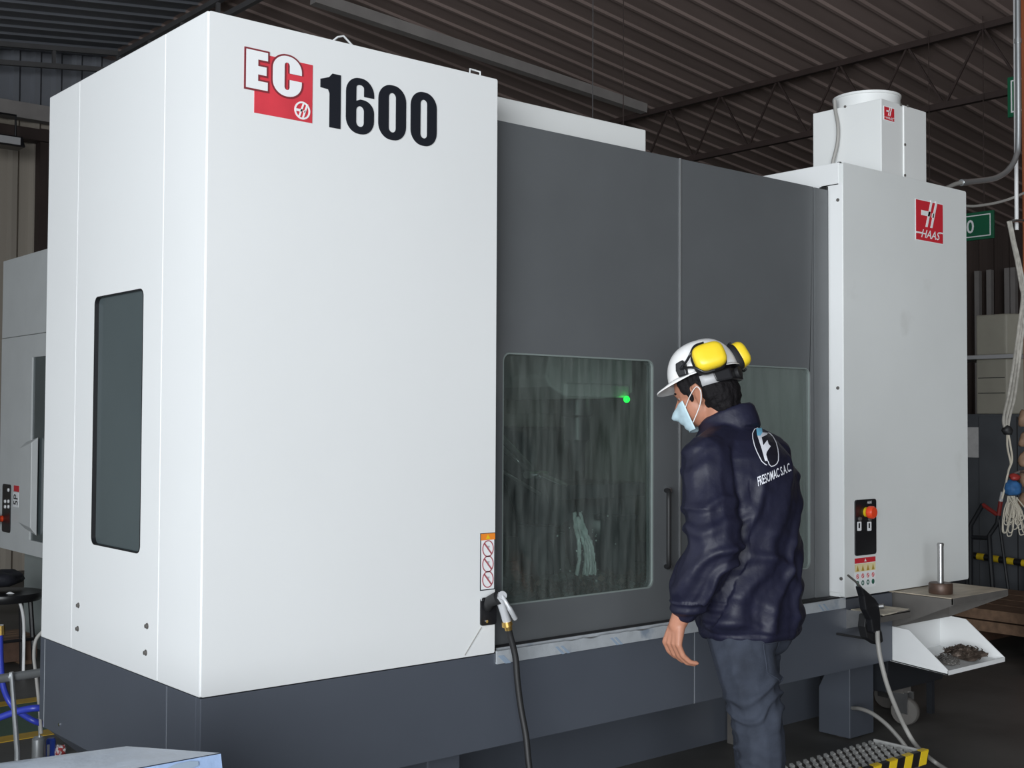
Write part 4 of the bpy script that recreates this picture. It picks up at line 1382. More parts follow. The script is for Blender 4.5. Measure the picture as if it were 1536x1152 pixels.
# ---- pipe rail with post and blue hoses
yR = 4.55
a, b = PY(-40, 1024, yR), PY(75, 1005, yR)
t = thing('pipe_rail', (a.x, yR, 0), 'grey round pipe rail on a slim post behind the machine', 'rail')
MB().tube([a, b + Vector((.25, 0, 0))], .016, 12).build('rail_pipe', 'zinc', t, smooth=40)
p0, p1 = PY(17, 1008, yR - .02), PY(26, 1128, yR - .02)
MB().tube([p0, p1, Vector((p1.x, p1.y, .02))], [.008, .010, .010], 8).build('post', 'zinc', t, smooth=40)
pf = PY(26, 1128, yR - .02)
MB().box(pf.x - .09, pf.x + .03, yR - .07, yR + .05, 0, .05).build('foot', 'blackpaint', t, bevel=.005)
d = 4.75
hs = MB().tube(bez([PD(-25, 1085, d), PD(0, 1076, d), PD(30, 1066, d), PD(58, 1062, d), PD(85, 1066, d + .1), PD(110, 1090, d + .3)], 7), .0135, 10)
tag(hs.build('blue_hose', 'bluehose', smooth=60), 'thick blue hose arching behind the machine corner', 'hose')
hs = MB().tube(bez([PD(0, 945, d + .35), PD(1, 990, d + .35), PD(5, 1030, d + .35), PD(18, 1058, d + .35), PD(38, 1074, d + .3), PD(58, 1084, d + .3), PD(90, 1092, d + .4)], 7), .0125, 10)
tag(hs.build('blue_hose', 'bluehose', smooth=60), 'blue hose dropping from a brass tap and curling to the right', 'hose')
tap = thing('brass_tap', PD(0, 945, d + .35), 'small brass tap at the top of a blue hose', 'tap')
MB().tube([PD(0, 938, d + .35), PD(0, 952, d + .35)], [.018, .02], 10).build('tap_body', 'brass', tap)
MB().tube([PD(-6, 938, d + .35), PD(6, 938, d + .35)], .006, 8).build('tap_lever', 'steel', tap)
hs = MB().tube(bez([PD(66, 945, 5.0), PD(54, 960, 5.0), PD(51, 985, 5.0), PD(55, 1020, 5.0), PD(60, 1070, 5.0), PD(62, 1100, 5.0)], 6), .0075, 8)
tag(hs.build('grey_cable', 'cable', smooth=60), 'grey cable bowing out beside the machine back corner', 'cable')
# cans on the floor
c = PZ(57, 1146, 0)
t = thing('grey_canister', c, 'pale grey slim canister with a thin stem on the floor', 'canister')
MB().lathe([(.024, 0), (.026, .004), (.026, .105), (.018, .114), (0, .115)], c, n=20).build('can_body', 'zinc', t, smooth=40)
MB().tube([c + Vector((.004, 0, .11)), c + Vector((0, 0, .19))], .004, 8).build('stem', 'zinc', t)
c = PZ(76, 1136, 0)
t = thing('blue_spray_can', c, 'blue spray can with a white print on the floor', 'can')
MB().lathe([(.019, 0), (.020, .004), (.020, .075), (.014, .082), (0, .083)], c, n=20).build('can_body', 'bluecan', t, smooth=40)
MB().box(c.x - .021, c.x - .012, c.y - .0185, c.y - .014, .012, .06).build('can_print', 'signwhite', t)
c = PZ(89, 1134, 0)
lp = lump(c + Vector((0, 0, .022)), .03, .025, .028, 9, 14, 9, .3, 40)
tag(lp.build('crumpled_wrapper', mat('wrapper_print', (0.66, 0.62, 0.62), .5, dirt=(.4, .05, .05), dirt_scale=60, dirt_lo=.5, dirt_hi=.55)),
    'crumpled white and red wrapper beside the blue spray can', 'wrapper')

# ================================================================== RIGHT BACKGROUND
# ---- orange column, conduit, cables
q = PY(1532, 150, 3.48)
t = thing('orange_column', (q.x + .1, 3.42, 0), 'orange-brown steel column beside the zinc conduit', 'column')
zc_ = roof_z(q.x + .1) - .04
MB().box(q.x, q.x + .16, 3.36, 3.48, 0.012, zc_).build('shaft', 'orange_col', t, bevel=.004)
MB().box(q.x, q.x + .17, 3.355, 3.485, 0, .014).build('base_plate', 'orange_col', t)
yc = 3.30
MB().tube([PD(1513, 333, 6.72), PD(1522, 331, 6.73), PD(1540, 331, 6.86)], .008, 8).build('hook', 'steel', t)
MB().tube([PD(1519, 712, 6.72), PD(1528, 708, 6.73), PD(1542, 708, 6.86)], .008, 8).build('hook', 'steel', t)
cpts = [PY(1526, -60, yc), PY(1527, 60, yc), PY(1527.5, 205, yc), PY(1524, 235, yc), PY(1513, 254, yc), PY(1498, 265, yc), PY(1480, 270, yc), PY(1441, 274, yc)]
cpts[0] = Vector((cpts[1].x, yc, roof_z(6.4) - .02))
t = thing('zinc_conduit', cpts[-1], 'shiny zinc conduit pipe dropping from the roof and bending to the cabinet', 'conduit')
MB().tube([cpts[0], cpts[1]] + bez(cpts[1:], 8)[1:], .0155, 14).build('pipe', 'zinc', t, smooth=60)
MB().tube([PY(1443, 274, yc), PY(1432, 276.5, yc), PY(1415, 284, yc - .02)], [.0125, .012, .010], 10).build('flexible_end', 'cable', t, smooth=60)
MB().tube([PY(1527, 58, yc), PY(1527, 65, yc)], .019, 14).build('coupling', 'zinc', t)
MB().tube([PY(1442, 274, yc), PY(1450, 273.6, yc)], .0175, 14).build('coupling', 'zinc', t)
a = PY(1525, 250, yc + .06)
b = PY(1525, 345, yc + .06)
tag(MB().tube([Vector((a.x, a.y, roof_z(a.x) - .01)), b], .011, 10).build('pale_pipe', 'maskw', smooth=40), 'slim pale pipe hanging behind the conduit bend', 'pipe')
cl = MB().tube(bez([PY(1420, 300, 3.45), PY(1450, 309, 3.42), PY(1480, 307, 3.40), PY(1510, 300, 3.38), PY(1540, 288, 3.36)], 8), .008, 8)
tag(cl.build('slung_cable', 'cable', smooth=60), 'grey cable slung from the column to the cabinet back', 'cable')

# ---- green signs
xg = 8.79
a, b = PX(1491, 315, xg), PX(1491, 357, xg)
L = .62
t = thing('green_sign', (xg, a.y + L / 2, b.z), 'green sign with white border showing a 0 behind the cabinet', 'sign')
MB().box(xg - .01, xg + .01, a.y, a.y + L, b.z, a.z).build('sign_board', 'signgreen', t, bevel=.002)
MB().prism([rect(a.y + .022, a.y + L - .022, b.z + .022, a.z - .022), rect(a.y + .030, a.y + L - .030, b.z + .030, a.z - .030)], 0, xg - .0115, xg - .009).build('sign_border', 'signwhite', t)
vs, fs = text_mesh('0')
oy0, oy1 = PX(1462, 335, xg).y, PX(1451, 335, xg).y
MB().add([(xg - .0115, oy1 - (oy1 - oy0) * u, b.z + .055 + (a.z - b.z - .11) * v) for u, v in vs], fs).build('lettering', 'signwhite', t)
MB().tube([(xg, a.y + .08, a.z - .01), (xg, a.y + .08, roof_z(xg) - .02)], .004, 6).build('hanger', 'trussb', t)
MB().tube([(xg, a.y + L - .08, a.z - .01), (xg, a.y + L - .08, roof_z(xg) - .02)], .004, 6).build('hanger', 'trussb', t)
xg = 8.2
a, b = PX(1512, 117, xg), PX(1512, 177, xg)
t = thing('green_board', (xg, a.y - .3, b.z), 'green board with a white border high behind the conduit', 'sign')
MB().box(xg - .01, xg + .01, a.y - .6, a.y, b.z, a.z).build('sign_board', 'signgreen', t, bevel=.002)
MB().prism([rect(a.y - .575, a.y - .025, b.z + .03, a.z - .025), rect(a.y - .565, a.y - .035, b.z + .04, a.z - .035)], 0, xg - .0115, xg - .009).build('sign_border', 'signwhite', t)
for dy in (.05, .55):
    MB().tube([(xg, a.y - dy, a.z - .01), (xg, a.y - dy, roof_z(xg) - .02)], .004, 6).build('hanger', 'trussb', t)

# ---- hanging webbing and cords at the column
d = 6.72
w1 = MB()
for k in range(3):
    w1.tube(bez([PD(1512 + 2 * k, 332, d), PD(1518 + 2 * k, 362, d), PD(1525 + 2.5 * k, 395, d), PD(1531 + 3 * k, 430, d), PD(1533 + 3 * k, 450, d), PD(1524 + 4 * k, 520, d), PD(1513 + 5 * k, 590, d), PD(1505 + 4.5 * k, 628, d), PD(1508 + 2 * k, 645, d)], 5), .008, 6)
o = w1.build('webbing_bundle', 'strap', smooth=60)
tag(o, 'bundle of pale webbing hanging in a long slack curve by the column', 'webbing')
w1 = MB().tube(bez([PD(1511, 642, d), PD(1511, 670, d), PD(1516, 695, d), PD(1513, 705, d), PD(1508, 728, d), PD(1503, 748, d)], 6), .006, 6)
w1.tube(bez([PD(1511, 642, d), PD(1516, 670, d), PD(1518, 690, d), PD(1514, 702, d)], 6), .006, 6)
tag(w1.build('hanging_rope', 'rope', smooth=60), 'thin pale cord looping below the webbing bundle', 'cord')
kn = lump(PD(1511, 646, d), .03, .03, .03, 2, 12, 8, .3, 40)
tag(kn.build('rope_knot', 'rubber', smooth=180), 'dark knot at the lower end of the webbing bundle', 'knot')
bl = lump(PD(1519, 733, d), .050, .045, .048, 8, 22, 14, .18, 50)
tag(bl.build('blue_bundle', 'bluecloth', smooth=180), 'blue cord bundle hanging above a tangle of pale string', 'bundle')
w1 = MB()
rnd = random.Random(4)
for k in range(22):
    x = 1507 + rnd.uniform(0, 20)
    e = rnd.uniform(-8, 12)
    y1 = rnd.uniform(775, 806)
    dd = d + rnd.uniform(-.04, .04)
    w1.tube(bez([PD(1514 + rnd.uniform(-3, 8), 744, dd), PD(x + e * .4, 765, dd), PD(x + e, y1 - 5, dd), PD(x + e + 4, y1, dd), PD(x + e + 8, y1 - 8, dd), PD(1522 + rnd.uniform(-3, 4), 746, dd)], 4), .0032, 4)
tag(w1.build('string_tangle', 'rope'), 'tangle of thin pale string hanging under the blue bundle', 'string', kind='stuff')
tag(lump(PD(1522, 716, d), .035, .03, .022, 12, 14, 9, .3, 30).build('dark_red_rag', 'redpaint', smooth=180), 'dark red rag above the blue cord bundle', 'rag')
bd = MB()
for k in range(5):
    p = PD(1536, 630 + 30 * k, 6.9)
    lp = lump(p, .035, .03, .05, 20 + k, 12, 9, .35, 25)
    bd.add(lp.v, lp.f)
tag(bd.build('wooden_batten', 'wood', smooth=180), 'knobbly timber batten beside the webbing bundle', 'timber')

# ---- grey locker and beige boxes on it
xk = 9.0
yk0 = PX(1560, 640, xk).y
yk1 = PX(1440, 640, xk).y
ztk = PX(1490, 621, xk).z
t = thing('grey_locker', (xk + .3, (yk0 + yk1) / 2, 0), 'dark grey steel locker with a paper sheet stuck on its side', 'locker')
MB().box(xk, xk + .6, yk0 - .5, yk1, 0.0, ztk).build('locker_body', 'locker', t, bevel=.004)
ym = PX(1468, 700, xk).y
MB().box(xk - .015, xk + .01, yk0 - .49, ym - .01, .04, ztk - .02).build('locker_door', 'locker', t, bevel=.003)
ym2 = PX(1527, 800, xk - .015).y
MB().box(xk - .018, xk - .01, ym2 - .004, ym2 + .004, .04, ztk - .02).build('door_gap', 'dark', t)
a, b = PX(1468, 641, xk - .003), PX(1452, 686, xk - .003)
MB().box(xk - .003, xk + .001, a.y, b.y + .05, b.z, a.z).build('paper_sheet', 'paper', t)
a, b = PX(1518, 478, xk), PX(1462, 600, xk)
z0k = ztk
y0b, y1b = PX(1525, 540, xk).y, PX(1462, 540, xk).y
z1b_ = PX(1490, 536, xk).z
z2b = PX(1490, 471, xk).z
yc0 = PX(1507, 540, xk).y
t = thing('beige_box', (xk + .25, (y0b + y1b) / 2, z0k), 'beige metal box standing on the grey locker', 'box')
MB().hull8([(xk + .02, y1b, z0k), (xk + .02, yc0, z0k), (xk + .12, y0b, z0k), (xk + .5, y0b, z0k), (xk + .5, y1b, z0k)],
           [(xk + .02, y1b, z1b_ - .01), (xk + .02, yc0, z1b_ - .01), (xk + .12, y0b, z1b_ - .01), (xk + .5, y0b, z1b_ - .01), (xk + .5, y1b, z1b_ - .01)]).build('box_body', 'beige', t, bevel=.01)
MB().box(xk + .014, xk + .024, yc0 + .01, y1b - .02, z0k + .16, z0k + .166).build('box_slot', 'dark', t)
MB().box(xk + .014, xk + .024, yc0 + .01, y1b - .02, z0k + .28, z0k + .285).build('box_slot', 'dark', t)
MB().box(xk - .03, xk + .52, y0b, y1b + .25, z1b_ - .012, z1b_ + .02).build('flange', 'grey_pl', t, bevel=.005)
t = tag(MB().hull8([(xk + .02, y1b, z1b_ + .02), (xk + .02, yc0, z1b_ + .02), (xk + .14, y0b, z1b_ + .02), (xk + .5, y0b, z1b_ + .02), (xk + .5, y1b, z1b_ + .02)],
                   [(xk + .02, y1b, z2b), (xk + .02, yc0, z2b), (xk + .14, y0b, z2b), (xk + .5, y0b, z2b), (xk + .5, y1b, z2b)]).build('beige_hopper', 'beige', bevel=.012),
        'upper beige metal hopper resting on the flanged box', 'hopper')

# ---- hand truck
xh = 8.55
pp = lambda x, y: PX(x, y, xh)
t = thing('hand_truck', Vector((xh, pp(1475, 900).y, 0)), 'black hand truck frame with red handles in front of the locker', 'hand truck')
MB().tube([pp(1456, 880), pp(1456, 788), pp(1474, 757)], .018, 8).build('side_tube', 'blackpaint', t, smooth=30)
fl_ = Vector((0, 0, 0))
q = pp(1456, 880)
MB().tube([q, Vector((q.x, q.y, .02))], .018, 8).build('side_tube', 'blackpaint', t)
q = pp(1489, 878)
MB().tube([pp(1498, 773), pp(1496, 785), pp(1484, 803), pp(1486, 840), q, Vector((q.x, q.y, .02))], .018, 8).build('side_tube', 'blackpaint', t, smooth=30)
MB().tube([pp(1474, 757), pp(1497, 773)], .016, 8).build('handle_bar', 'redpaint', t)
MB().tube([pp(1498, 773), pp(1501, 752)], .016, 8).build('handle_grip', 'redpaint', t)
MB().tube([pp(1501, 752), pp(1504, 738)], .014, 8).build('grip_tip', 'maskw', t)
MB().tube([pp(1456, 806), pp(1484, 807)], .016, 8).build('cross_bar', 'blackpaint', t)
q = pp(1512, 880)
MB().tube([pp(1498, 775), q, Vector((q.x, q.y - .05, .02))], .012, 8).build('brace', 'blackpaint', t)
yq = pp(1472, 900).y
MB().box(xh - .2, xh + .02, yq - .2, yq + .2, .0, .02).build('toe_plate', 'blackpaint', t)
# ---- yellow and black barrier bar
xb_ = 8.8
a, b = PX(1445, 831, xb_), PX(1545, 846, xb_)
t = thing('barrier_bar', (xb_, (a.y + b.y) / 2, 0), 'yellow and black striped barrier bar before the locker', 'barrier')
n = 9
for i in range(n):
    MB().tube([a.lerp(b, i / n), a.lerp(b, (i + 1) / n)], .026, 10).build('bar_band', 'yellow' if i % 2 == 0 else 'black', t, smooth=40)
for e in (a, b):
    MB().tube([e, Vector((e.x, e.y, 0))], .02, 8).build('post', 'blackpaint', t)
# ---- timber stack on the floor
t = thing('timber_stack', (7.85, 3.9, 0), 'stack of rough brown timber boards on the floor by the locker', 'timber')
for j in range(2):
    for i in range(4):
        MB().box(7.35 + .26 * i, 7.59 + .26 * i, 3.3, 4.42, .13 + .075 * j, .195 + .075 * j).build('board', 'wood', t)
for y in (3.45, 4.2):
    MB().box(7.35, 8.37, y, y + .09, 0, .13).build('bearer', 'rust', t)
tb = MB().hull8([PX(1460, 922, 7.0), PX(1482, 925, 7.0), PX(1482, 940, 7.0), PX(1460, 938, 7.0)], [PX(1460, 915, 7.4), PX(1486, 912, 7.4), PX(1486, 930, 7.4), PX(1460, 934, 7.4)])

# ================================================================== THE WORKER
PD0 = 3.75
FH = Vector((FWD.x, FWD.y, 0)).normalized()
RH = Vector((RGT.x, RGT.y, 0)).normalized()
AF = math.radians(40)
pf_ = -RH * math.cos(AF) + FH * math.sin(AF)
pl_ = -RH * math.sin(AF) - FH * math.cos(AF)
O = PD(1127, 945, PD0)
O.z = 0


def L3(f, l, z):
    return O + pf_ * f + pl_ * l + Vector((0, 0, z))


def ico(c, r, ax=None, sub=2):
    bm = bmesh.new()
    bmesh.ops.create_icosphere(bm, subdivisions=sub, radius=1)
    rr = r if isinstance(r, (tuple, list)) else (r, r, r)
    ax = ax or (Vector((1, 0, 0)), Vector((0, 1, 0)), Vector((0, 0, 1)))
    vs = [Vector(c) + ax[0] * v.co.x * rr[0] + ax[1] * v.co.y * rr[1] + ax[2] * v.co.z * rr[2] for v in bm.verts]
    fs = [tuple(v.index for v in f.verts) for f in bm.faces]
    bm.free()
    return vs, fs


def rcone(mb, a, ra, b, rb, sub=2):
    """rounded cone: hull of two balls"""
    bm = bmesh.new()
    for c, r in ((a, ra), (b, rb)):
        for v in ico(c, r, sub=sub)[0]:
            bm.verts.new(v)
    bmesh.ops.convex_hull(bm, input=bm.verts)
    loose = [v for v in bm.verts if not v.link_faces]
    bmesh.ops.delete(bm, geom=loose, context='VERTS')
    bm.verts.index_update()
    mb.add([v.co.copy() for v in bm.verts], [tuple(v.index for v in f.verts) for f in bm.faces])
    bm.free()


def chain(mb, pts, rs):
    for i in range(len(pts) - 1):
        rcone(mb, pts[i], rs[i], pts[i + 1], rs[i + 1])


def loft(mb, rings):
    n = len(rings[0])
    vs = [p for r in rings for p in r]
    fs = [tuple(reversed(range(n))), tuple(range((len(rings) - 1) * n, len(rings) * n))]
    for i in range(len(rings) - 1):
        for k in range(n):
            fs.append((i * n + k, i * n + (k + 1) % n, (i + 1) * n + (k + 1) % n, (i + 1) * n + k))
    mb.add(vs, fs)


def fuse(mb, voxel, it, fac=.5):
    """one continuous skin over all the shapes: returns (verts array Nx3 world, faces)"""
    me = bpy.data.meshes.new('tmp')
    bm = bmesh.new()
    vs = [bm.verts.new(p) for p in mb.v]
    for f in mb.f:
        try:
            bm.faces.new([vs[i] for i in f])
        except ValueError:
            pass
    bmesh.ops.recalc_face_normals(bm, faces=bm.faces)
    bm.to_mesh(me)
    bm.free()
    o = bpy.data.objects.new('tmp', me)
    COL.objects.link(o)
    r = o.modifiers.new('r', 'REMESH')
    r.mode = 'VOXEL'
    r.voxel_size = voxel
    s = o.modifiers.new('s', 'SMOOTH')
    s.factor = fac
    s.iterations = it
    dg = bpy.context.evaluated_depsgraph_get()
    m2_ = bpy.data.meshes.new_from_object(o.evaluated_get(dg))
    bpy.data.objects.remove(o)
    return m2_


def place(me, name, m, parent, fold=None):
    """world-space mesh -> part; fold(p, n) gives an offset along the normal"""
    if fold:
        nv = [v.normal.copy() for v in me.vertices]
        for v, n in zip(me.vertices, nv):
            k = fold(v.co, n)
            if k:
                v.co += n * k
    o0 = WO[parent.name]
    for v in me.vertices:
        v.co -= o0
    me.materials.clear()
    me.shade_smooth()
    return link(name, me, m, parent, o0)


wk = thing('person', O, 'person in navy jacket, jeans, white hard hat and mask looking into the machine window', 'person')

# ---- head frame
AH = math.radians(32)
hd_f = -RH * math.cos(AH) + FH * math.sin(AH)
hd_l = -RH * math.sin(AH) - FH * math.cos(AH)
tilt = math.radians(18)
HX = hd_f * math.cos(tilt) - Vector((0, 0, 1)) * math.sin(tilt)
HZ = hd_f * math.sin(tilt) + Vector((0, 0, 1)) * math.cos(tilt)
HY = hd_l
HC = PD(1057, 588, 3.84)
HAX = (HX, HY, HZ)


def H(x, y, z):
    return HC + HX * x + HY * y + HZ * z


# ---- body: skin
b = MB()
b.add(*ico(H(-.005, 0, .025), (.098, .076, .095), HAX, 3))
b.add(*ico(H(.030, 0, -.028), (.062, .062, .076), HAX, 3))
b.add(*ico(H(.045, 0, -.070), (.038, .038, .028), HAX, 3))
b.add(*ico(H(.078, 0, .018), (.016, .045, .014), HAX, 2))
rcone(b, H(.088, 0, .000), .009, H(.108, 0, -.035), .013)
b.add(*ico(H(.080, 0, -.060), (.014, .026, .012), HAX, 2))
for s in (1, -1):
    b.add(*ico(H(.058, s * .034, -.022), (.022, .024, .022), HAX, 2))
    # ears
    ax = ((HX + HY * s * -.35).normalized(), (HY * s + HX * -.35).normalized(), HZ)
    b.add(*ico(H(-.008, s * .077, -.012), (.017, .007, .031), ax, 2))
    b.add(*ico(H(-.004, s * .074, -.036), (.009, .006, .011), ax, 2))
    rcone(b, H(-.022, s * .084, .0), .0055, H(-.012, s * .086, .018), .0055)
    rcone(b, H(-.012, s * .086, .018), .0055, H(.004, s * .080, .014), .005)
    rcone(b, H(-.022, s * .084, .0), .0055, H(-.016, s * .081, -.026), .0055)
nk = L3(.095, 0, 1.40)
rcone(b, H(-.035, 0, -.06), .055, nk, .056)
# torso and legs under the clothes, one skin with the rest
chain(b, [nk, L3(.06, 0, 1.28), L3(.03, 0, 1.10), L3(.0, 0, .92)], [.060, .085, .09, .09])
SHL, SHR = L3(.050, .176, 1.350), L3(.035, -.172, 1.350)
EL, ER = L3(-.012, .252, 1.085), L3(.06, -.235, 1.10)
WL, WR = PD(1015.5, 938, 3.60), L3(.15, -.12, .93)
rcone(b, L3(.05, 0, 1.32), .07, SHL, .050)
rcone(b, L3(.05, 0, 1.32), .07, SHR, .050)
chain(b, [SHL, EL], [.05, .040])
chain(b, [SHR, ER], [.05, .040])
FM = EL.lerp(WL, .35)
chain(b, [EL, FM, EL.lerp(WL, .75), WL], [.038, .040, .033, .026])
chain(b, [ER, ER.lerp(WR, .35), WR], [.038, .040, .026])
HIPL, HIPR = L3(0, .085, .86), L3(.06, -.075, .86)
KL, KR = L3(-.085, .105, .535), L3(.045, -.10, .53)
AL, AR = L3(-.115, .10, .09), L3(.02, -.105, .09)
chain(b, [HIPL, KL, AL], [.085, .052, .038])
chain(b, [HIPR, KR, AR], [.085, .052, .038])


def hand(mb, wrist, kn_c, across, down, curl, r0, s):
    """palm from the wrist to the knuckles, four fingers bent towards curl, thumb from the side"""
    across, down, curl = across.normalized(), down.normalized(), curl.normalized()
    kns = [kn_c + across * a for a in (-.030, -.010, .010, .029)]
    for k in kns:
        rcone(mb, wrist + across * (k - kn_c).dot(across) * .45, .017, k, .0105)
    mids, tips = [], []
    for i, (k, ln) in enumerate(zip(kns, (.030, .036, .039, .035))):
        m_ = k + down * ln * .92 + curl * ln * .40
        m2__ = m_ + down * ln * .55 + curl * ln * .62
        tp = m2__ + down * ln * .12 + curl * ln * .60
        chain(mb, [k, m_, m2__, tp], [.0095, .0088, .0080, .0070])
        tips.append(tp)
    tb = wrist.lerp(kn_c, .35) + across * .026 * s + curl * .012
    t1 = tb + down * .030 + across * .014 * s + curl * .016
    t2 = t1 + down * .026 + curl * .016
    chain(mb, [tb, t1, t2], [.014, .0105, .0085])
    return tips


KNL = PD(1008, 965, 3.59)
tips = hand(b, WL, KNL, (RH * .55 - FH * .83), (PD(1008, 990, 3.59) - KNL), (RH * .95 + FH * .2), 0, -1)
KNR = WR + pf_ * .06 + Vector((0, 0, -.03))
hand(b, WR, KNR, pl_, (pf_ * .8 - Vector((0, 0, .5))), Vector((0, 0, -1)) + pf_ * .2, 0, 1)
body = place(fuse(b, .0038, 5, .5), 'body', 'skin', wk)
for tp in tips:
    pass
# eyes and brows
for s in (1, -1):
    e = MB()
    e.add(*ico(H(.067, s * .032, .000), (.011, .013, .0060), HAX, 2))
    eo = e.build('eye', 'eyew', wk, smooth=180)
    i_ = MB()
    i_.add(*ico(H(.075, s * .033, -.001), (.004, .0055, .0050), HAX, 2))
    i_.build('iris', 'hair', eo, smooth=180)
    e = MB()
    rcone(e, H(.086, s * .014, .017), .004, H(.076, s * .052, .018), .003)
    e.build('eyebrow', 'hair', wk, smooth=180)

# ---- hair
h = MB()
h.add(*ico(H(-.022, 0, .035), (.090, .083, .090), HAX, 3))
h.add(*ico(H(-.050, 0, -.020), (.060, .076, .070), HAX, 3))
h.add(*ico(H(-.058, 0, -.062), (.040, .058, .045), HAX, 3))
for s in (1, -1):
    h.add(*ico(H(.028, s * .066, .035), (.030, .013, .038), HAX, 2))
    h.add(*ico(H(.022, s * .068, .000), (.010, .009, .028), HAX, 2))
    h.add(*ico(H(-.040, s * .066, .0), (.03, .016, .05), HAX, 2))


def hair_fold(p, n):
    q = p - HC
    a = q.dot(HX)
    return .004 * noise.noise(Vector((a * 90, q.dot(HY) * 90, q.dot(HZ) * 25))) + .003 * noise.noise(q * 60)


place(fuse(h, .004, 3), 'hair', 'hair', wk, hair_fold)

# ---- mask: curved, pleated sheet over nose, mouth and chin
vs, fs = [], []
nu, nv_ = 28, 18
for j in range(nv_ + 1):
    v = j / nv_
    z = -.024 - .072 * v
    for i in range(nu + 1):
        u = i / nu * 2 - 1
        ang = u * math.radians(66)
        bulge = .030 * math.exp(-((v - .22) / .22) ** 2) * math.exp(-(u / .28) ** 2) + .014 * math.sin(math.pi * min(1, v * 1.05)) * math.exp(-(u / .55) ** 2)
        rx = .070 + bulge
        ry = .0705
        zz_ = z + .012 * abs(u) * (1 - 2 * v) - (.012 * (1 - abs(u)) * v)
        x = .024 + rx * math.cos(ang) - .012 * v
        x += .0022 * math.sin(v * 4 * 2 * math.pi) * (1 - u * u)
        vs.append(H(x, ry * math.sin(ang) * (1 - .10 * v), zz_))
n_ = nu + 1
fs = [(j * n_ + i, j * n_ + i + 1, (j + 1) * n_ + i + 1, (j + 1) * n_ + i) for j in range(nv_) for i in range(nu)]
mk = MB().add(vs, fs).build('face_mask', 'mask', wk, smooth=180)
so = mk.modifiers.new('thick', 'SOLIDIFY')
so.thickness = .002
for s in (1, -1):
    MB().tube(bez([H(.052, s * .062, -.036), H(.018, s * .079, -.008), H(-.014, s * .089, .010), H(-.024, s * .090, -.010), H(-.006, s * .082, -.045), H(.042, s * .058, -.086)], 6), .0016, 6
              ).build('ear_loop', 'maskw', mk, smooth=60)

# ---- jacket
j = MB()
secs = [(.800, .000, .134, .182), (.815, .000, .142, .190), (.86, .000, .148, .198), (.95, .005, .150, .203), (1.06, .015, .150, .205), (1.18, .022, .158, .207), (1.28, .030, .158, .203),
        (1.345, .040, .146, .184), (1.395, .055, .120, .146), (1.43, .075, .090, .102), (1.455, .082, .078, .080), (1.47, .086, .070, .070)]
rings = []
for z, f, hdp, hw in secs:
    rings.append([L3(f + hdp * math.cos(a) * (1.0), hw * math.sin(a), z) for a in [2 * math.pi * k / 40 for k in range(40)]])
loft(j, rings)
# shoulders and sleeves
rcone(j, L3(.055, .06, 1.365), .085, SHL + Vector((0, 0, -.012)), .076)
rcone(j, L3(.055, -.06, 1.365), .085, SHR + Vector((0, 0, -.012)), .078)
CUF = EL.lerp(WL, .66)
CUF1 = EL.lerp(WL, .76)
chain(j, [SHL + Vector((0, 0, -.012)), SHL.lerp(EL, .55), EL + Vector((0, 0, .0)) + pf_ * -.008, EL.lerp(WL, .40), CUF, CUF1], [.080, .084, .083, .076, .060, .046])
CUR = ER.lerp(WR, .80)
chain(j, [SHR + Vector((0, 0, -.012)), SHR.lerp(ER, .5), ER, CUR], [.078, .076, .070, .048])
# collar: folded band around the neck, higher at the back
col_r = []
for k, (dz, gr) in enumerate(((-.030, .012), (.0, .012), (.030, .008), (.038, .0), (.030, -.008))):
    ring = []
    for a in [2 * math.pi * q / 32 for q in range(32)]:
        ca, sa = math.cos(a), math.sin(a)
        back = .5 - .5 * ca
        ring.append(L3(.083 + (.076 + gr) * ca - .010 * back + .012 * (dz / .04), (.074 + gr) * sa, 1.452 + dz + .024 * back - .050 * (1 - back)))
    col_r.append(ring)
loft(j, col_r)


def ridge(x):
    """sharp-crested soft fold"""
    return (.5 + .5 * math.cos(2 * x)) ** 2.2 * 1.5 - .35


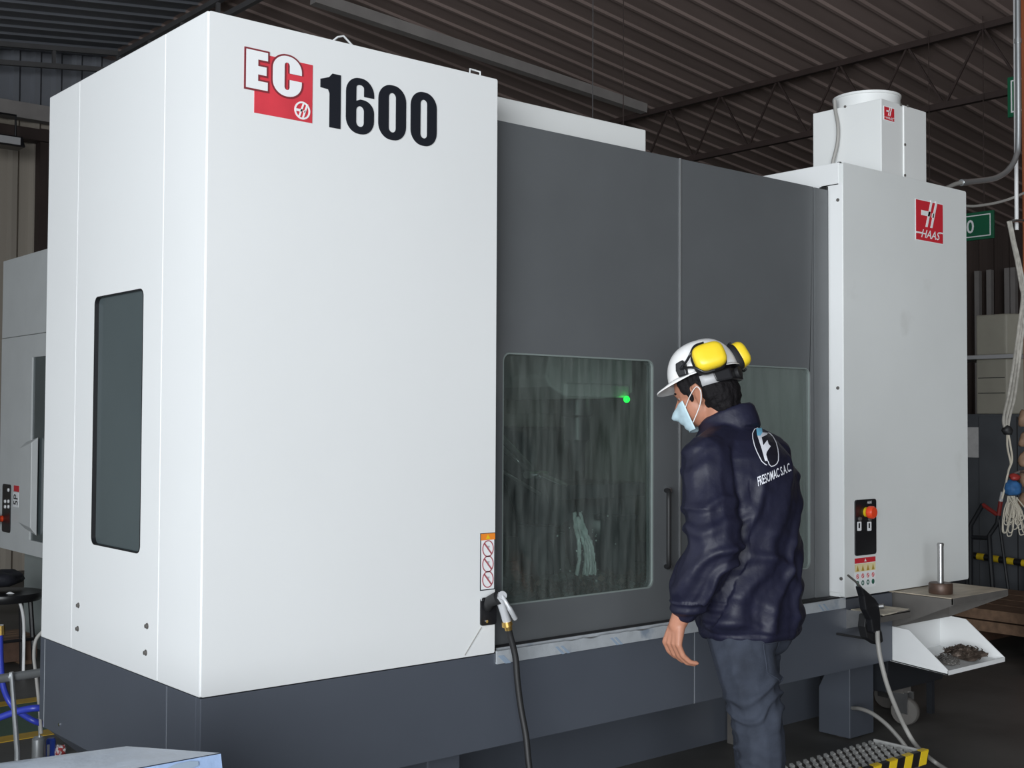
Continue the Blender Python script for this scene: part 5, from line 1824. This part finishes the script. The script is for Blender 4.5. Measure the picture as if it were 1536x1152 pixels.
def jfold(p, n):
    q = p - O
    f, l, z = q.dot(pf_), q.dot(pl_), q.z
    arm_d = min((p - SHL.lerp(EL, t_)).length for t_ in (0, .25, .5, .75, 1.0))
    fore_d = min((p - EL.lerp(WL, t_)).length for t_ in (.15, .4, .6, .75))
    k = 0.0
    w0 = Vector((f * 7, l * 7, z * 7))
    warp = noise.noise(w0) * 1.5
    wa = max(0.0, min(1.0, (l - .14) / .05)) if (arm_d < .12 or fore_d < .11) else 0.0
    if wa > 0 and z < 1.43:
        if z < .925:
            # gathered cuff
            k += .003 * math.sin(z * 190 + warp * 2)
        else:
            along = z * 1.0 + .55 * f + .25 * l
            amp = .0120 if z < 1.2 else .0060
            k += amp * (ridge(along * 34 + warp * 2.2) - .2) * (.5 + .8 * abs(noise.noise(Vector((f * 5, l * 5, z * 6 + 7)))))
            k += .005 * noise.noise(Vector((f * 22, l * 22, z * 9)))
        k *= max(0, min(1, (1.43 - z) / .06))
    if z > 1.43 or wa >= 1:
        return k * wa
    karm, k = k * wa, 0.0
    # long folds fanning from the armpit down and across the back
    fade = max(0, min(1, (1.40 - z) / .12)) * max(.25, min(1, (z - .80) / .06))
    ln = l * .80 + (z - 1.3) * .42
    k += .0170 * fade * (ridge(ln * 34 + warp * 1.1 + 0.6) - .2) * (.35 + .9 * abs(noise.noise(Vector((f * 3 + 2, l * 3, z * 3)))))
    ln2 = l * .35 - (z - 1.0) * .95
    k += .0100 * fade * (ridge(ln2 * 30 + warp * 1.2) - .2) * (.3 + abs(noise.noise(Vector((f * 4, l * 4 + 5, z * 5)))))
    # the printed patch between the shoulders lies flatter
    flat = math.exp(-(((l - .04) / .14) ** 2 + ((z - 1.31) / .13) ** 2)) if f < 0 else 0
    k *= 1 - .85 * flat
    if z < .85:
        k += .003 * math.exp(-((z - .825) / .006) ** 2) * -1
    return k * (1 - wa) + karm


jm = fuse(j, .0045, 6, .5)
jk = place(jm, 'jacket', 'navy', wk, jfold)

# ---- print on the back of the jacket, laid onto the cloth
jo = WO[wk.name]
jme = jk.data
bvh = BVHTree.FromPolygons([v.co + jo for v in jme.vertices], [tuple(p.vertices) for p in jme.polygons])


def back_print(loops, m, name, lift):
    """outline read off the photograph (8-times enlarged print), cut fine and laid onto the cloth it touches"""
    loops = [[(1090 + a / 9.6, 620 + c / 9.6) for a, c in lp] for lp in loops]
    tris = tessellate_polygon([[Vector((a, c, 0)) for a, c in lp] for lp in loops])
    flat = [p for lp in loops for p in lp]
    bm = bmesh.new()
    vs_ = [bm.verts.new((a, c, 0)) for a, c in flat]
    for t_ in tris:
        try:
            bm.faces.new([vs_[i] for i in t_])
        except ValueError:
            pass
    for _ in range(3):
        ed = [e for e in bm.edges if e.calc_length() > 4]
        if ed:
            bmesh.ops.subdivide_edges(bm, edges=ed, cuts=1)
    bmesh.ops.triangulate(bm, faces=bm.faces)
    bm.verts.index_update()
    mb = MB()
    mb.add([on_cloth(v.co.x, v.co.y, lift) for v in bm.verts], [tuple(v.index for v in f.verts) for f in bm.faces])
    bm.free()
    return mb.build(name, m, jk)


def on_cloth(x, y, lift):
    q = ray(x, y).normalized()
    hit = bvh.ray_cast(CAM, q, 20)
    p = hit[0] if hit[0] is not None else CAM + q * 3.8
    n = hit[1] if hit[1] is not None else -q
    if n.dot(q) > 0:
        n = -n
    return p + n * lift


def band(pts, w):
    """closed strip of width w along an open line"""
    P = [Vector((a, c)) for a, c in pts]
    L_, R_ = [], []
    for i, p in enumerate(P):
        t_ = (P[min(i + 1, len(P) - 1)] - P[max(i - 1, 0)]).normalized()
        n = Vector((-t_.y, t_.x)) * w / 2
        L_.append(tuple(p + n))
        R_.append(tuple(p - n))
    return L_ + R_[::-1]


ring_a = [(440, 215), (395, 238), (368, 300), (372, 370), (395, 470), (430, 560), (465, 630), (500, 695), (545, 735), (572, 750)]
ring_b = [(588, 690), (604, 740), (635, 768), (680, 755), (715, 725), (735, 680), (738, 600), (728, 520), (705, 430), (665, 350), (625, 305), (600, 288), (560, 302)]
back_print([ring_a[::-1] + [(500, 215), (515, 280)] + ring_b[::-1][1:] ], 'embdark', 'emblem_field', .0016)
back_print([band(ring_a, 12)], 'embw', 'emblem_ring', .0026)
back_print([band(ring_b, 12)], 'embw', 'emblem_ring', .0026)
back_print([[(418, 222), (500, 214), (508, 285), (478, 335), (432, 330)]], 'logo_cyan', 'emblem_letter', .0030)
back_print([[(436, 332), (478, 335), (508, 285), (590, 290), (575, 318), (498, 355), (520, 468), (578, 392), (596, 452), (626, 482), (572, 560), (562, 600), (586, 690), (545, 690), (500, 530)]],
           'embw', 'emblem_letter', .0030)
vs, fs = text_mesh('FRESOMAC S.A.C.')
TL, TR, BL, BR = (Vector(p) for p in ((1135.5, 716), (1184, 694), (1137.5, 729.5), (1186, 707)))
mb = MB()
mb.add([on_cloth(*(BL.lerp(BR, u).lerp(TL.lerp(TR, u), v)), .0030) for u, v in vs], fs)
mb.build('back_lettering', 'embw', jk)

# ---- jeans
p = MB()
chain(p, [L3(.01, .03, .87), HIPL + Vector((0, 0, -.03)), HIPL.lerp(KL, .5), KL, KL.lerp(AL, .5), AL + Vector((0, 0, .0))], [.10, .102, .093, .074, .069, .066])
chain(p, [L3(.02, -.03, .87), HIPR + Vector((0, 0, -.03)), HIPR.lerp(KR, .5), KR, KR.lerp(AR, .5), AR + Vector((0, 0, .0))], [.10, .102, .093, .074, .069, .066])
p.add(*ico(L3(-.035, .07, .80), (.085, .085, .075), None, 3))
p.add(*ico(L3(-.020, -.06, .80), (.08, .08, .075), None, 3))


def pfold(p_, n):
    q = p_ - O
    f, l, z = q.dot(pf_), q.dot(pl_), q.z
    warp = noise.noise(Vector((f * 8, l * 8, z * 8)))
    s_ = 1 if l > 0 else -1
    al = z + .35 * f * 1.0 + .18 * l * s_
    knee = math.exp(-((z - .50) / .13) ** 2)
    thigh = math.exp(-((z - .70) / .10) ** 2)
    patch = max(0, noise.noise(Vector((f * 7 + 3, l * 7, z * 9))) + .22) * 1.6
    al2 = z - .55 * f * s_ + .4 * l
    k = (.0110 * knee + .0060 * thigh + .0010) * (ridge(al * 46 + warp * 4.5) - .2) * patch
    k += (.004 * knee + .0025 * thigh) * (ridge(al2 * 58 + warp * 5) - .2) * max(0, noise.noise(Vector((f * 8, l * 8 + 9, z * 8))) + .1)
    return k


jn = place(fuse(p, .006, 5, .5), 'jeans', 'jeans', wk, pfold)
jme = jn.data
bvh = BVHTree.FromPolygons([v.co + jo for v in jme.vertices], [tuple(q.vertices) for q in jme.polygons])


def on_jean(l, z, lift=.002):
    hit = bvh.ray_cast(L3(-.6, l, z), pf_, 1.5)
    return (hit[0] if hit[0] is not None else L3(-.1, l, z)) - pf_ * lift


pk = [(.03, .80), (.12, .80), (.125, .72), (.075, .685), (.025, .72)]
edge = []
for i in range(len(pk)):
    a, c = pk[i], pk[(i + 1) % len(pk)]
    for k in range(6):
        edge.append(on_jean(a[0] + (c[0] - a[0]) * k / 6, a[1] + (c[1] - a[1]) * k / 6))
MB().tube(edge, .0022, 5, closed=True).build('pocket_stitching', 'jeans', jn, smooth=60)

# ---- boots
for A_, f0 in ((AL, 0), (AR, 0)):
    bt = MB()
    an = Vector((A_.x, A_.y, .13))
    heel = Vector((A_.x, A_.y, .05)) - pf_ * .04
    toe = Vector((A_.x, A_.y, .045)) + pf_ * .165
    rcone(bt, an, .055, heel, .042)
    rcone(bt, heel, .044, toe, .038)
    rcone(bt, an, .052, heel.lerp(toe, .6), .046)
    mm_ = fuse(bt, .006, 4)
    for v in mm_.vertices:
        v.co.z = max(v.co.z, .004)
    bo = place(mm_, 'boot', 'boot', wk)
    so_ = MB()
    lpts = []
    side_ = Vector((-pf_.y, pf_.x, 0))
    for a in [2 * math.pi * k / 24 for k in range(24)]:
        cc = heel.lerp(toe, .5)
        lpts.append(Vector((cc.x, cc.y, 0)) + pf_ * (.155 * math.cos(a)) + side_ * (.046 * math.sin(a)))
    so_.hull8([q + Vector((0, 0, 0)) for q in lpts], [q + Vector((0, 0, .02)) for q in lpts]).build('sole', 'rubber', bo)

# ---- hard hat with folded-up ear muffs
GC = H(-.012, 0, .054)


def G(x, y, z):
    return GC + HX * x + HY * y + HZ * z


hat = MB()
nu, nv_ = 48, 16
prof_ = []
vs, fs = [], []
ax_, ay_, az_ = .114, .098, .108
for jv in range(nv_ + 1):
    t_ = jv / nv_ * math.pi / 2
    for iu in range(nu):
        a = 2 * math.pi * iu / nu
        c_, s__ = math.cos(a), math.sin(a)
        r_ = math.cos(t_) ** .80 if jv < nv_ else 0.0
        z = az_ * math.sin(t_)
        k = 1 + .022 * math.exp(-(s__ / .22) ** 2) * math.sin(t_) ** 2 * (1 if True else 0)
        vs.append(G(ax_ * r_ * c_, ay_ * r_ * s__, z * k))
fs = [(jv * nu + iu, jv * nu + (iu + 1) % nu, (jv + 1) * nu + (iu + 1) % nu, (jv + 1) * nu + iu) for jv in range(nv_) for iu in range(nu)]
hat.add(vs, fs)
# brim: small lip all round, visor at the front, dropping a little
vs, fs = [], []
for k_, (fr, dz) in enumerate(((0.98, .002), (.35, -.004), (1.0, -.012), (1.0, -.016), (.3, -.009), (0.96, -.004))):
    for iu in range(nu):
        a = 2 * math.pi * iu / nu
        c_, s__ = math.cos(a), math.sin(a)
        ext = .006 + .044 * max(0, c_) ** 2.2
        if k_ in (0, 5):
            e = 0 if k_ == 0 else -.002
        elif k_ in (1, 4):
            e = ext * .4
        else:
            e = ext
        dzz = (dz if k_ in (1, 2, 3, 4) else dz) * (1 if k_ in (0, 5) else (.35 + .9 * max(0, c_)))
        vs.append(G((ax_ + e) * c_, (ay_ + e * .8) * s__, dzz))
for k_ in range(5):
    for iu in range(nu):
        fs.append((k_ * nu + iu, k_ * nu + (iu + 1) % nu, (k_ + 1) * nu + (iu + 1) % nu, (k_ + 1) * nu + iu))
hat.add(vs, fs)
ht = hat.build('hard_hat', 'helmet', wk, smooth=60)
so = ht.modifiers.new('thick', 'SOLIDIFY')
so.thickness = .0025
# hat fittings: strap, ratchet
st_ = MB()
vs, fs = [], []
for k in range(17):
    a = math.radians(100 + 160 * k / 16)
    for z in (-.008, -.040):
        w_ = 1 if z > -.02 else .96
        vs.append(H(-.016 + .098 * math.cos(a) * w_, .092 * math.sin(a) * w_, .045 + z))
fs = [(2 * k, 2 * k + 1, 2 * k + 3, 2 * k + 2) for k in range(16)]
sp = st_.add(vs, fs).build('headband', 'grey_pl', ht, smooth=60)
sm_ = sp.modifiers.new('thick', 'SOLIDIFY')
sm_.thickness = .003
rt = MB()
rt.hull8([H(-.118, -.045, .040), H(-.118, .045, .040), H(-.075, .085, .040), H(-.075, -.085, .040)], [H(-.120, -.045, .002), H(-.120, .045, .002), H(-.078, .083, .004), H(-.078, -.083, .004)])
rt.build('ratchet', 'black', ht, bevel=.006)
rt = MB()
rt.lathe([(.016, 0), (.018, .004), (.018, .014), (0, .016)], H(-.117, 0, .022), -HX, 14)
rt.build('ratchet_knob', 'rubber', ht, smooth=40)


def muff(side, pivot, cup, nrm, up):
    """pivot block on the shell, wire yoke and oval yellow cup with black cushion"""
    nrm = nrm.normalized()
    up = (up - nrm * up.dot(nrm)).normalized()
    rt_ = nrm.cross(up).normalized()
    mu = MB()
    pts_ = [(.024, -.030), (.030, 0), (.020, .030), (-.014, .034), (-.026, .012), (-.022, -.032)]
    pn = (HY * side + HX * .1).normalized()
    pu = HZ
    pr = pn.cross(pu)
    mu.hull8([pivot + pr * a * .75 + pu * c_ * .8 for a, c_ in pts_], [pivot + pr * a * .62 + pu * c_ * .7 + pn * .013 for a, c_ in pts_])
    piv = mu.build('muff_mount', 'black', ht, bevel=.003)
    mu = MB()
    n2 = 28
    vs_, fs_ = [], []
    rows = [(.0, .048, .040), (.006, .050, .0425), (.020, .050, .0425), (.030, .046, .038), (.036, .036, .029), (.038, .018, .014)]
    for dz_, ra, rb in rows:
        for k in range(n2):
            a = 2 * math.pi * k / n2
            ca, sa = math.cos(a), math.sin(a)
            e = 2 / 3.2
            vs_.append(cup + nrm * dz_ + rt_ * ra * math.copysign(abs(ca) ** e, ca) + up * rb * math.copysign(abs(sa) ** e, sa))
    fs_ = [(i * n2 + k, i * n2 + (k + 1) % n2, (i + 1) * n2 + (k + 1) % n2, (i + 1) * n2 + k) for i in range(len(rows) - 1) for k in range(n2)]
    fs_ += [tuple(range((len(rows) - 1) * n2, len(rows) * n2)), tuple(reversed(range(n2)))]
    mu.add(vs_, fs_)
    cu_ = mu.build('muff_cup', 'muff', ht, smooth=50)
    mu = MB()
    vs_, fs_ = [], []
    rows = [(.003, .050, .043), (-.004, .053, .046), (-.018, .052, .045), (-.022, .046, .039)]
    for dz_, ra, rb in rows:
        for k in range(n2):
            a = 2 * math.pi * k / n2
            ca, sa = math.cos(a), math.sin(a)
            e = 2 / 3.0
            vs_.append(cup + nrm * dz_ + rt_ * ra * math.copysign(abs(ca) ** e, ca) + up * rb * math.copysign(abs(sa) ** e, sa))
    fs_ = [(i * n2 + k, i * n2 + (k + 1) % n2, (i + 1) * n2 + (k + 1) % n2, (i + 1) * n2 + k) for i in range(len(rows) - 1) for k in range(n2)]
    fs_ += [tuple(range((len(rows) - 1) * n2, len(rows) * n2)), tuple(reversed(range(n2)))]
    mu.add(vs_, fs_)
    mu.build('muff_cushion', 'rubber', ht, smooth=50)
    # wire yoke
    mu = MB()
    w0 = pivot + pn * .012
    sd = 1 if (cup - w0).dot(rt_) > 0 else -1
    mu.tube(bez([w0, (w0 + cup - rt_ * sd * .05 + nrm * .01 + up * .02) / 2 + nrm * .004, cup - rt_ * sd * .052 + up * .024 + nrm * .012, cup - rt_ * sd * .030 + up * .046 + nrm * .012, cup + up * .048 + nrm * .012], 5), .0042, 6)
    mu.tube(bez([w0, (w0 + cup - rt_ * sd * .05 + nrm * .01 - up * .02) / 2 + nrm * .004, cup - rt_ * sd * .052 - up * .024 + nrm * .012, cup - rt_ * sd * .030 - up * .046 + nrm * .012, cup - up * .048 + nrm * .012], 5), .0042, 6)
    mu.build('muff_yoke', 'black', ht, smooth=60)


muff(1, G(.022, .094, .022), G(-.070, .093, .026), HY * .85 - HX * .55 + HZ * .22, HZ + HX * .05)
muff(-1, G(.022, -.094, .022), G(-.092, -.066, .026), -HY * .60 - HX * .75 + HZ * .25, HZ)
